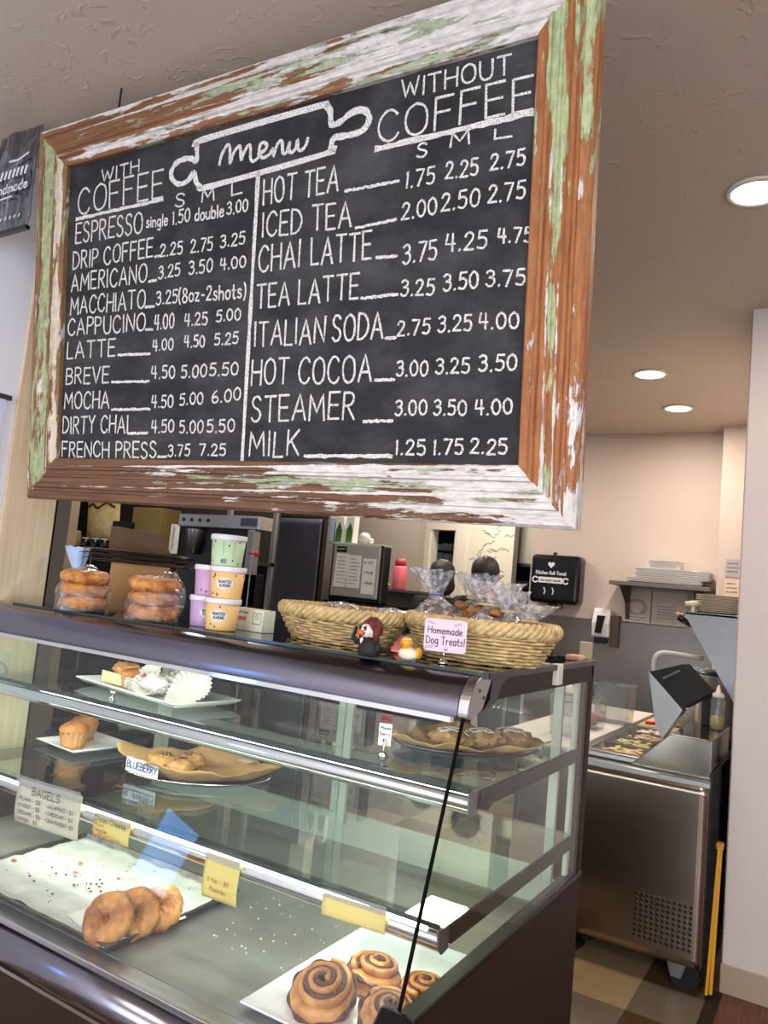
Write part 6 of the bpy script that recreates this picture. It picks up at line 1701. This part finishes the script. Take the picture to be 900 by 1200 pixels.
person('person with short dark hair and black shirt seen from behind in the kitchen', (p[0],5.0,0), math.radians(100), 1.80, 0, M['shirt'])
p = (-2.6500, 5.2500, 1.6310)
person('person with long dark hair seen from behind, left of the short haired person', (p[0],5.25,0), math.radians(150), 1.77, .10, M['shirt'], .05)

# ------------------------------------------------------------------ back wall fittings
def on_back(px): return px
dx0 = -2.2665; dx1 = -1.8521; dz0 = 1.5452; dz1 = 1.9415
td = thing('towel_dispenser', 'glossy black paper towel dispenser on the back wall', 'dispenser', ((dx0+dx1)/2,6.2,dz0))
MB().box((dx0,6.07,dz0), (dx1,6.24,dz1)).build('housing', M['blackgl'], td, bevel=.035, seg=4)
MB().box(((dx0+dx1)/2-.05,6.10,dz0-.035), ((dx0+dx1)/2+.05,6.2,dz0+.01)).build('outlet', M['black'], td, bevel=.008)
MB().cyl(((dx0+dx1)/2-.02,6.12,dz1-.005), ((dx0+dx1)/2-.02,6.12,dz1+.022), .016, n=12).build('lock', M['black'], td)
cx = (dx0+dx1)/2-.03; cz_ = (dz0+dz1)/2; ww = dx1-dx0; yy = 6.0685
mb = MB()
hp = []
for k in range(25):
    a = 2*PI*k/24; hp.append((cx+.0018*16*math.sin(a)**3, yy, cz_+.115+.0018*(13*math.cos(a)-5*math.cos(2*a)-2*math.cos(3*a)-math.cos(4*a))))
mb.add(hp[:-1], [tuple(range(24))]); mb.build('heart_mark', M['ink_white'], td)
mb = MB(); write(mb, 'Kitchen Roll Towel', (cx-.125,yy,cz_+.035), (1,0,0), (0,0,1), (0,-1,0), .026, .0055, fit=.25); mb.build('lettering', M['ink_white'], td)
mb = MB(); mb.prism([(cx-.10,yy,cz_-.035),(cx+.10,yy,cz_-.035),(cx+.10,yy,cz_+.012),(cx-.10,yy,cz_+.012)], (0,-.001,0)); mb.build('white_bar', M['ink_white'], td)
mb = MB()
for s in (-1,1): mb.ribbon([(cx+s*.128+.022*math.cos(a),yy,cz_-.012+.022*math.sin(a)) for a in [.6+2*PI*.8*i/16 for i in range(17)]], .011, (0,-1,0))
mb.build('arrow_marks', M['ink_white'], td)
mb = MB(); write(mb, 'Use both hands', (cx-.085,yy-.0015,cz_-.022), (1,0,0), (0,0,1), (0,-1,0), .020, .004, fit=.17); mb.build('bar_lettering', M['ink'], td)
mb = MB()
for x in (-.05,.02): mb.ribbon([(cx+x,yy,cz_-.075),(cx+x+.012,yy,cz_-.10),(cx+x+.004,yy,cz_-.125)], .008, (0,-1,0))
mb.build('hand_icons', M['ink_white'], td)
sx_ = -1.6751; s0 = 1.2664; s1 = 1.5440
sd = thing('soap_dispenser', 'white soap dispenser with a dark window on the steel splashback', 'dispenser', (sx_,6.2,s0))
MB().prism([(sx_-.075,6.238,s0+.03),(sx_-.075,6.15,s0+.05),(sx_-.075,6.13,s0+.16),(sx_-.075,6.17,s1),(sx_-.075,6.238,s1)], (.14,0,0)).build('housing', M['porcelain'], sd, bevel=.014, seg=3)
MB().prism([(sx_-.040,6.128,s0+.08),(sx_+.010,6.128,s0+.08),(sx_+.030,6.145,s0+.22),(sx_-.030,6.145,s0+.22)], (0,-.016,0)).build('dark_window', M['blackgl'], sd)
MB().box((sx_-.05,6.14,s0-.0), (sx_+.04,6.22,s0+.05)).build('push_lever', M['black'], sd, bevel=.006)
MB().box((sx_+.065,6.17,s0-.02), (sx_+.13,6.238,s1-.05)).build('side_box', mat('brown box', (84,66,58), .6), sd)
# splashback
struct(MB().box((-2.30,6.222,.60), (-.84,6.238,1.45)).build('trim_splashback', mat('splashback steel', (142,136,134), .42, 1, bump=.06, bscale=3)))
# wall shelf with platters
wx0 = -1.5784; wx1 = -0.8584; wz = 1.7644
ws = thing('wall_shelf', 'grey wall shelf with angled brackets carrying white platters', 'shelf', ((wx0+wx1)/2,6.1,wz-.2))
MB().box((wx0,5.93,wz-.03), (wx1,6.238,wz)).build('shelf_board', mat('grey shelf', (112,106,102), .45, .3), ws, bevel=.003)
for x in (wx0+.07, wx1-.12):
    MB().prism([(x,6.236,wz-.03),(x,5.96,wz-.03),(x,6.18,wz-.16),(x,6.236,wz-.36)], (.03,0,0)).build('bracket', mat('dark bracket', (70,64,62), .5), ws)
n_pl = 9
pw0 = -1.4072; pw1 = -0.8766
proto = None
for k in range(n_pl):
    lab = 'white rectangular platter, number %s from the bottom of the wall shelf pile' % ('one','two','three','four','five','six','seven','eight','nine')[k]
    if k == 0: lab = 'bottom white rectangular platter of the pile on the wall shelf'
    if k == n_pl-1: lab = 'top white rectangular platter of the pile on the wall shelf'
    p = ((pw0+pw1)/2 - (.05 if k < 3 else 0.0) + .006*math.sin(k*2.1), 6.09, wz+.001+.0125*k)
    if proto is None:
        proto = thing('rectangular_platter', lab, 'platter', p, 'white platters on the wall shelf')
        b_ = dish(p[0]-(pw1-pw0)/2, p[0]+(pw1-pw0)/2, 5.975, 6.205, p[2], .012, .02, t=.004, name='platter_body')
        b_.parent = proto
        for v in b_.data.vertices: v.co -= Vector(p)
    else: copy_tree(proto, p, lab)
proto = None
for k in range(6):
    p = (-1.1998 + .004*math.sin(k*3), 6.09, wz+.002+.0125*n_pl+.0105*k)
    lab = ('bottom','second','third','fourth','fifth','topmost')[k]+' small square white plate stacked above the wall shelf platters'
    if proto is None:
        proto = thing('small_plate', lab, 'plate', p, 'small plates on the wall shelf')
        b_ = dish(p[0]-.11, p[0]+.11, 5.99, 6.19, p[2], .010, .02, t=.004, name='plate_body')
        b_.parent = proto
        for v in b_.data.vertices: v.co -= Vector(p)
    else: copy_tree(proto, p, lab)
for k, (a, b) in enumerate(((-1.5306, -1.3220), (-1.3092, -1.0531))):
    t = thing('wall_poster', ('left laminated notice with a round emblem under the wall shelf', 'right laminated notice under the wall shelf')[k], 'notice', ((a+b)/2,6.22,1.46), 'notices under the wall shelf')
    MB().box((a,6.216,1.46), (b,6.221,wz-.05)).build('sheet', mat('laminated sheet', (196,186,178), .3), t)
    mb = MB()
    if k == 0:
        for r in (.075,.06): mb.ribbon([((a+b)/2+r*math.cos(q),6.2148,1.58+r*.8*math.sin(q)) for q in [2*PI*i/30 for i in range(31)]], .006, (0,-1,0))
    scribble_lines(mb, (a+.04,6.2148,1.60 if k else 1.50), (1,0,0), (0,0,1), (0,-1,0), b-a-.09, 2 if k == 0 else 5, .022, .005, random.Random(k+2))
    mb.build('print', M['ink_grey'], t)
for k, (z0, z1) in enumerate(((1.8539, 1.9827), (1.6894, 1.8356))):
    t = thing('pinned_note', ('upper grey note pinned on the corner column', 'lower cream note pinned on the corner column')[k], 'note', (-.75,6.015,z0), 'pinned notes')
    a = -0.7738
    MB().box((a,6.014,z0), (a+.10,6.018,z1)).build('sheet', (mat('grey note', (176,170,172), .8), mat('cream note', (222,200,178), .8))[k], t)
    mb = MB(); scribble_lines(mb, (a+.012,6.0128,z1-.03), (1,0,0), (0,0,1), (0,-1,0), .075, 3, .03, .004, random.Random(k)); mb.build('print', M['ink_grey'], t)

# ------------------------------------------------------------------ sandwich prep table at the right
TX0, TX1, TY0, TY1 = -1.32, -.478, 3.55, 5.30
pr = thing('prep_table', 'stainless refrigerated sandwich prep table with vent holes on its end', 'prep table', (-.9,4.4,0))
def endp(i, j): return (TX0+(TX1-TX0)*i, TY0+.006*mnoise.noise(Vector((i*2,j*2.4,1))), .125+(.845-.125)*j)
MB().box((TX0,TY0+.012,.125), (TX1,TY1,.845)).build('cabinet', M['steel_dull'], pr)
MB().grid(endp, 24, 24).build('end_panel', mat('bent steel end panel', (168,152,136), .24, 1), pr, True, solid=.01)
MB().box((TX0-.01,TY0-.008,.845), (TX1+.004,TY1,.872)).build('top_band', M['steel'], pr, bevel=.004)
mb = MB()
vx0 = -0.7404; vx1 = -0.5204; vz1 = 0.3606; vz0 = 0.1904
for i in range(11):
    for j in range(9):
        c = (vx0+(vx1-vx0)*i/10, TY0-.011, vz0+(vz1-vz0)*j/8)
        mb.cyl(c, (c[0],c[1]+.006,c[2]), .0066, n=10)
o = mb.build('vent_holes', M['black'], pr); o['kind'] = 'stuff'
MB().box((TX1,TY0+.03,.14), (TX1+.006,TY1,.90)).build('side_skin', M['black'], pr)
for (x, y) in ((TX1-.10,TY0+.10), (TX0+.12,TY0+.10), (TX1-.10,TY1-.12), (TX0+.12,TY1-.12)):
    c = MB().prism([(x-.045,y-.045,.125),(x+.045,y-.045,.125),(x+.02,y-.045,.045),(x-.02,y-.045,.045)], (0,.09,0)).build('caster', M['steel'], pr)
    MB().cyl((x+.03,y-.03,.060), (x+.03,y+.02,.060), .060, n=28).build('caster_wheel', M['blackmat'], c)
# work top: white board at the left, pan well in the middle
MB().box((TX0-.16,TY0+.05,.872), (-1.065,TY1,.900)).build('cutting_board', mat('white cutting board', (226,220,212), .5), pr, bevel=.006)
wx0_, wx1_, wy0, wy1 = -1.045, -.735, 3.62, 4.60
mb = MB()
mb.box((wx0_,wy0,.872), (wx1_,wy0+.05,.905)).box((wx0_,wy1,.872), (wx1_,wy1+.05,.905)).box((wx0_-.02,wy0,.872), (wx0_+.025,wy1+.05,.905)).box((wx1_-.025,wy0,.872), (wx1_,wy1+.05,.905))
mb.build('pan_rail', M['steel'], pr, bevel=.008)
foods = (('pale shredded cheese', (226,200,140)), ('pale lettuce shreds', (196,194,130)), ('sliced turkey', (216,186,160)), ('pale sliced onion', (232,222,206)))
for k in range(4):
    y0_ = wy0+.06+.232*k
    t = thing('food_pan', 'steel food pan of %s in the prep table well' % foods[k][0], 'food pan', (-.89,y0_+.1,.874), 'food pans in the prep table')
    a, b = wx0_+.03, wx1_-.03
    lv = [(0,.91),(.0,.906),(.012,.902),(.024,.876),(.024,.874)]
    rimmed_tray(a, b, y0_, y0_+.215, .874, .030, .018, .002).build('pan_body', M['steel'], t)
    mb = MB(); rng = random.Random(k)
    for q in range(34):
        mb.ball((rng.uniform(a+.05,b-.05), rng.uniform(y0_+.04,y0_+.175), .888+rng.uniform(0,.012)), (rng.uniform(.012,.03), rng.uniform(.008,.02), .007), 8, .3, 3, q, M=Rz(rng.uniform(0,3)), m=5)
    o = mb.build('food', mat(foods[k][0], foods[k][1], .6), t, True); o['kind'] = 'stuff'
# raised lid unit at the right
hx0, hx1 = -.725, -.480
MB().prism([(hx0-.09,3.60,.872),(hx1,3.60,.872),(hx1,3.60,1.035),(hx0+.075,3.60,1.035)], (0,.55,0)).build('lid_housing', M['steel_wavy'], pr, bevel=.004)
ln = lambda v: Vector(v)
L1 = [ln((-0.8416, 4.0200, 1.2589)), ln((-0.6836, 4.0200, 1.3176)), ln((-0.5535, 4.0200, 1.1933)), ln((-0.6764, 4.0200, 1.1052))]
MB().prism(L1, (.02,.06,.0)).build('lid_underside', M['blackmat'], pr, bevel=.003)
MB().tube([ln((-0.7711, 4.0000, 1.2362)), ln((-0.6941, 4.0000, 1.2840))], .006, 8).build('lid_handle', M['steel'], pr)
MB().prism([ln((-0.8480, 4.0300, 1.2618)), ln((-0.6777, 4.0300, 1.0960)), ln((-0.7647, 4.0300, 0.9418)), ln((-0.8004, 4.0300, 1.0015))], (.012,.04,0)).build('lid_cheek', M['steel_dull'], pr)
MB().tube(catmull([tuple((-0.8564, 4.2500, 1.1887)), tuple((-0.8705, 4.2500, 1.2843)), tuple((-0.8477, 4.2500, 1.3405)), tuple((-0.7804, 4.3000, 1.3476)), tuple((-0.6446, 4.3500, 1.3366))], 5), .012, 10).build('white_handle_bar', mat('white tube', (214,206,200), .4), pr, True)

# things on the prep table
def clear_box(label, px, y, z, w, d, h, fill=None, lid=True, group='clear containers on the prep table'):
    t = thing('deli_container', label, 'container', (px,y,z), group)
    mb = MB(); th = .002
    pr_ = [(.82,0),(1,h)]
    mb.prism([(px-w*.44,y-d/2,z),(px+w*.44,y-d/2,z),(px+w/2,y-d/2,z+h),(px-w/2,y-d/2,z+h)], (0,d,0))
    mb.build('clear_body', M['clearbox'], t, bevel=.006)
    if fill:
        MB().ball((px,y,z+h*.30), (w*.36,d*.36,h*.26), 16, .3, 4, 2).build('contents', fill, t, True)
    if lid:
        MB().box((px-w*.53,y-d*.53,z+h), (px+w*.53,y+d*.53,z+h+.008)).build('lid', M['clearbox'], t, bevel=.003)
clear_box('tall clear container with a white film at the left of the prep table', -1.20, 3.90, .9005, .15, .15, .20, None, False)
clear_box('clear container of sliced meat behind the tall one', -1.19, 4.25, .9005, .15, .15, .16, mat('sliced meat', (206,140,120), .5), False)
clear_box('lidded clear container nearest the steel splashback', -1.15, 4.62, .9005, .20, .18, .21)
pm = thing('pepper_mill', 'white banded pepper mill beside the case corner', 'pepper mill', (-1.405,4.55,.9))
MB().lathe([(.001,0),(.035,0),(.038,.02),(.030,.05),(.036,.075),(.036,.10),(.028,.115),(.036,.13),(.034,.165),(.018,.185),(.001,.188)], (-1.405,4.55,.9005), 28).build('mill_body', mat('white enamel', (226,216,208), .35), pm, True)
MB().lathe([(.0365,.078),(.0372,.080),(.0372,.086),(.0365,.088)], (-1.405,4.55,.9005), 28).build('dark_band', M['steel_dark'], pm)
bd = thing('wood_board', 'small wooden cutting board at the far end of the prep table', 'cutting board', (-.93,4.95,.872))
MB().box((-1.045,4.72,.873), (-.80,5.16,.893)).build('board', mat('board wood', (214,178,134), .5), bd, bevel=.006)
kn = thing('red_knife', 'red handled knife lying on the small wooden board', 'knife', (-.95,4.9,.894))
MB().tube([(-1.01,4.80,.903),(-.93,4.84,.903)], .011, 8, flat=.8).build('handle', M['red'], kn, True)
MB().prism([(-.93,4.83,.8945),(-.82,4.88,.8945),(-.83,4.905,.8945),(-.93,4.862,.8945)], (0,0,.003)).build('blade', M['steel_dark'], kn)
rt = thing('folded_red_cloth', 'folded red and white cloth in front of the wooden board', 'cloth', (-.9,4.68,.873))
MB().box((-1.04,4.655,.873), (-.80,4.715,.885)).build('cloth', mat('pink stripe cloth', (214,150,140), .9), rt, bevel=.004)
kb = boxthing('upright_board', 'beige upright board standing behind the pepper mill', 'board', (-1.5122-.04,5.2,.9005), (-1.5122+.04,5.24,1.31), mat('beige board', (176,160,140), .6))
# right end: cartons, bottles, pot
p = (-0.5639, 4.1000, 1.0919)
boxthing('black_carton', 'black carton with a white top edge on the lid housing', 'carton', (p[0]-.032,4.05,1.036), (p[0]+.03,4.12,1.036+.165), M['blackmat'])
p = (-0.5126, 4.0500, 1.1209)
sq = thing('squeeze_bottle', 'clear squeeze bottle half full of yellow oil at the wall end', 'bottle', (p[0]-.01,3.98,1.036))
c = (-.515,3.98,1.036)
MB().lathe([(.001,0),(.031,0),(.032,.004),(.032,.135),(.024,.15),(.001,.15)], c, 24).build('bottle_body', M['clearbox'], sq, True)
MB().lathe([(.001,.002),(.030,.002),(.030,.062),(.001,.062)], c, 24).build('oil', mat('yellow oil', (206,176,80), .2), sq, True)
MB().lathe([(.026,.148),(.028,.150),(.026,.165),(.012,.172),(.004,.205),(.001,.205)], c, 20).build('nozzle_cap', mat('clear white cap', (222,220,214), .4), sq, True)
po = thing('stock_pot', 'large steel pot against the right wall at the prep table end', 'pot', (-.60,4.62,.872))
MB().lathe([(.001,0),(.108,0),(.11,.01),(.11,.36),(.116,.365),(.112,.37),(.104,.362),(.104,.02),(.001,.02)], (-.60,4.62,.873), 40).build('pot_body', M['steel'], po, True)
MB().lathe([(.001,.372),(.114,.372),(.116,.378),(.06,.395),(.001,.40)], (-.60,4.62,.873), 40).build('lid', M['steel_dark'], po, True)
MB().tube([(-.71,4.60,1.17),(-.745,4.58,1.17),(-.745,4.64,1.17),(-.71,4.64,1.17)], .007, 8).build('handle', M['black'], po)
p = (-0.7954, 4.7500, 1.2168)
clear_box('white lidded clear tub behind the raised black lid', p[0]+.0, 4.98, .873, .20, .20, .27, M['paper'], True, 'clear tubs behind the lid')
clear_box('small clear tub standing on the white lidded tub', p[0]+.03, 4.98, 1.153, .12, .12, .10, None, False, 'clear tubs behind the lid')
# steel overshelf on the side wall with its triangular end sheet
os_z = 1.5730
ov = thing('steel_overshelf', 'steel shelf with a triangular end sheet on the right kitchen wall', 'shelf', (-.6,4.6,os_z-.3))
ox = -0.7196
MB().box((ox,4.2,os_z-.012), (-.447,5.2,os_z)).build('shelf_board', M['steel'], ov)
a = ln((-0.7447, 4.2000, 1.5729)); b = ln((-0.4776, 4.2000, 1.1134))
MB().prism([(ox-.01,4.2,os_z-.002),(-.447,4.2,os_z-.002),(-.447,4.2,b.z),(-.452,4.2,b.z)], (0,.006,0)).build('end_sheet', M['steel_dull'], ov)
MB().tube([(ox-.04,4.26,os_z-.03),(ox+.02,4.26,os_z-.06),(ox+.05,4.26,os_z-.05)], .020, 10).build('dark_clip', M['black'], ov, True)
MB().cyl((ox-.055,4.26,os_z-.02), (ox-.02,4.26,os_z-.025), .014, n=12).build('clip_knob', mat('tan knob', (176,140,110), .5), ov)
proto = None
for k in range(9):
    p = (-.575, 4.36, os_z+.001+.0105*k)
    lab = ('bottom','second','third','fourth','fifth','sixth','seventh','eighth','topmost')[k]+' cream round plate in the stack on the right steel overshelf'
    if proto is None:
        proto = thing('round_plate', lab, 'plate', p, 'cream plates on the overshelf')
        MB().lathe([(.001,0),(.07,0),(.075,.003),(.122,.0095),(.123,.012),(.118,.0118),(.074,.0055),(.001,.004)], p, 40).build('plate_body', mat('cream porcelain', (232,218,200), .25), proto, True)
    else: copy_tree(proto, p, lab)
sc = thing('cream_scoop', 'cream plastic scoop end resting left of the round plate stack', 'scoop', (-.70,4.30,os_z))
MB().tube([(-.735,4.28,os_z+.040),(-.70,4.29,os_z+.044),(-.66,4.31,os_z+.050)], [.012,.016,.012], 10).build('scoop_body', mat('cream plastic', (236,222,192), .4), sc, True)
MB().box((-.705,4.285,os_z+.001), (-.69,4.30,os_z+.040)).build('stem', mat('cream plastic', (236,222,192), .4), sc)
# folded yellow floor sign
wf = thing('folded_floor_sign', 'folded yellow caution floor sign leaning between the prep table and the wall', 'floor sign', (-.445,3.64,0))
for k, (dx_, dy) in enumerate(((0,0), (.014,.018))):
    a = ln((-0.4281, 3.6000, 0.0278)); b = ln((-0.4341, 3.6600, 0.6837))
    MB().prism([(-.462+dx_,3.60+dy,.015),(-.462+dx_,3.60+dy+.020,.015),(-.444+dx_*.3,3.66+dy,.60),(-.444+dx_*.3,3.64+dy,.60)], (.012,0,0)).build('folding_panel', M['yellow'], wf, bevel=.002)
MB().box((-.452,3.645,.585), (-.424,3.69,.612)).build('top_hinge', mat('amber plastic', (196,140,30), .5), wf, bevel=.004)
cable = thing('floor_cables', 'black cables lying under the prep table', 'cable', (-1.0,3.85,0))
MB().tube(catmull([(-1.28,3.75,.012),(-1.15,3.82,.012),(-1.02,3.78,.012),(-.95,3.95,.012),(-1.1,4.1,.012)], 5), .010, 8).build('cable', M['blackmat'], cable, True)
dm = MB().lathe([(.001,0),(.10,0),(.105,.008),(.08,.02),(.001,.024)], (-1.10,3.72,.001), 28).build('floor_drain_cover', M['blackmat'], None, True, base=(-1.10,3.72,0))
tag(dm, 'round black cover on the floor under the prep table beside the case', 'floor cover')

# bucket on the low counter behind the case, seen through its back doors
bcn = boxthing('low_counter', 'low dark counter behind the display case holding a white bucket', 'counter', (-3.75,2.80,0), (-2.62,3.20,.57), M['blackmat'])
MB().box((-3.77,2.78,.57), (-2.60,3.22,.60)).build('counter_top', M['steel_dark'], bcn)
bu = thing('white_bucket', 'white lidded bucket seen through the glass between the two case shelves at left', 'bucket', (-3.255,2.95,.60))
MB().lathe([(.001,0),(.076,0),(.086,.105),(.091,.105),(.091,.09),(.094,.09),(.094,.118),(.001,.118)], (-3.255,2.95,.6005), 36).build('bucket_body', M['white'], bu, True)
MB().lathe([(.001,.119),(.097,.119),(.099,.124),(.097,.134),(.09,.136),(.001,.133)], (-3.255,2.95,.6005), 36).build('lid', M['white'], bu, True)
mb = MB()
for k in range(9):
    a = math.radians(-100+9*k); mb.add([((-3.255+r*math.cos(a+q)), 2.95+r*math.sin(a+q), .60+zz*.65) for r, q, zz in ((.0845,0,.09),(.0845,.09,.09),(.0852,.09,.115),(.0852,0,.115))], [(0,1,2,3)])
mb.build('bucket_print', M['ink'], bu)
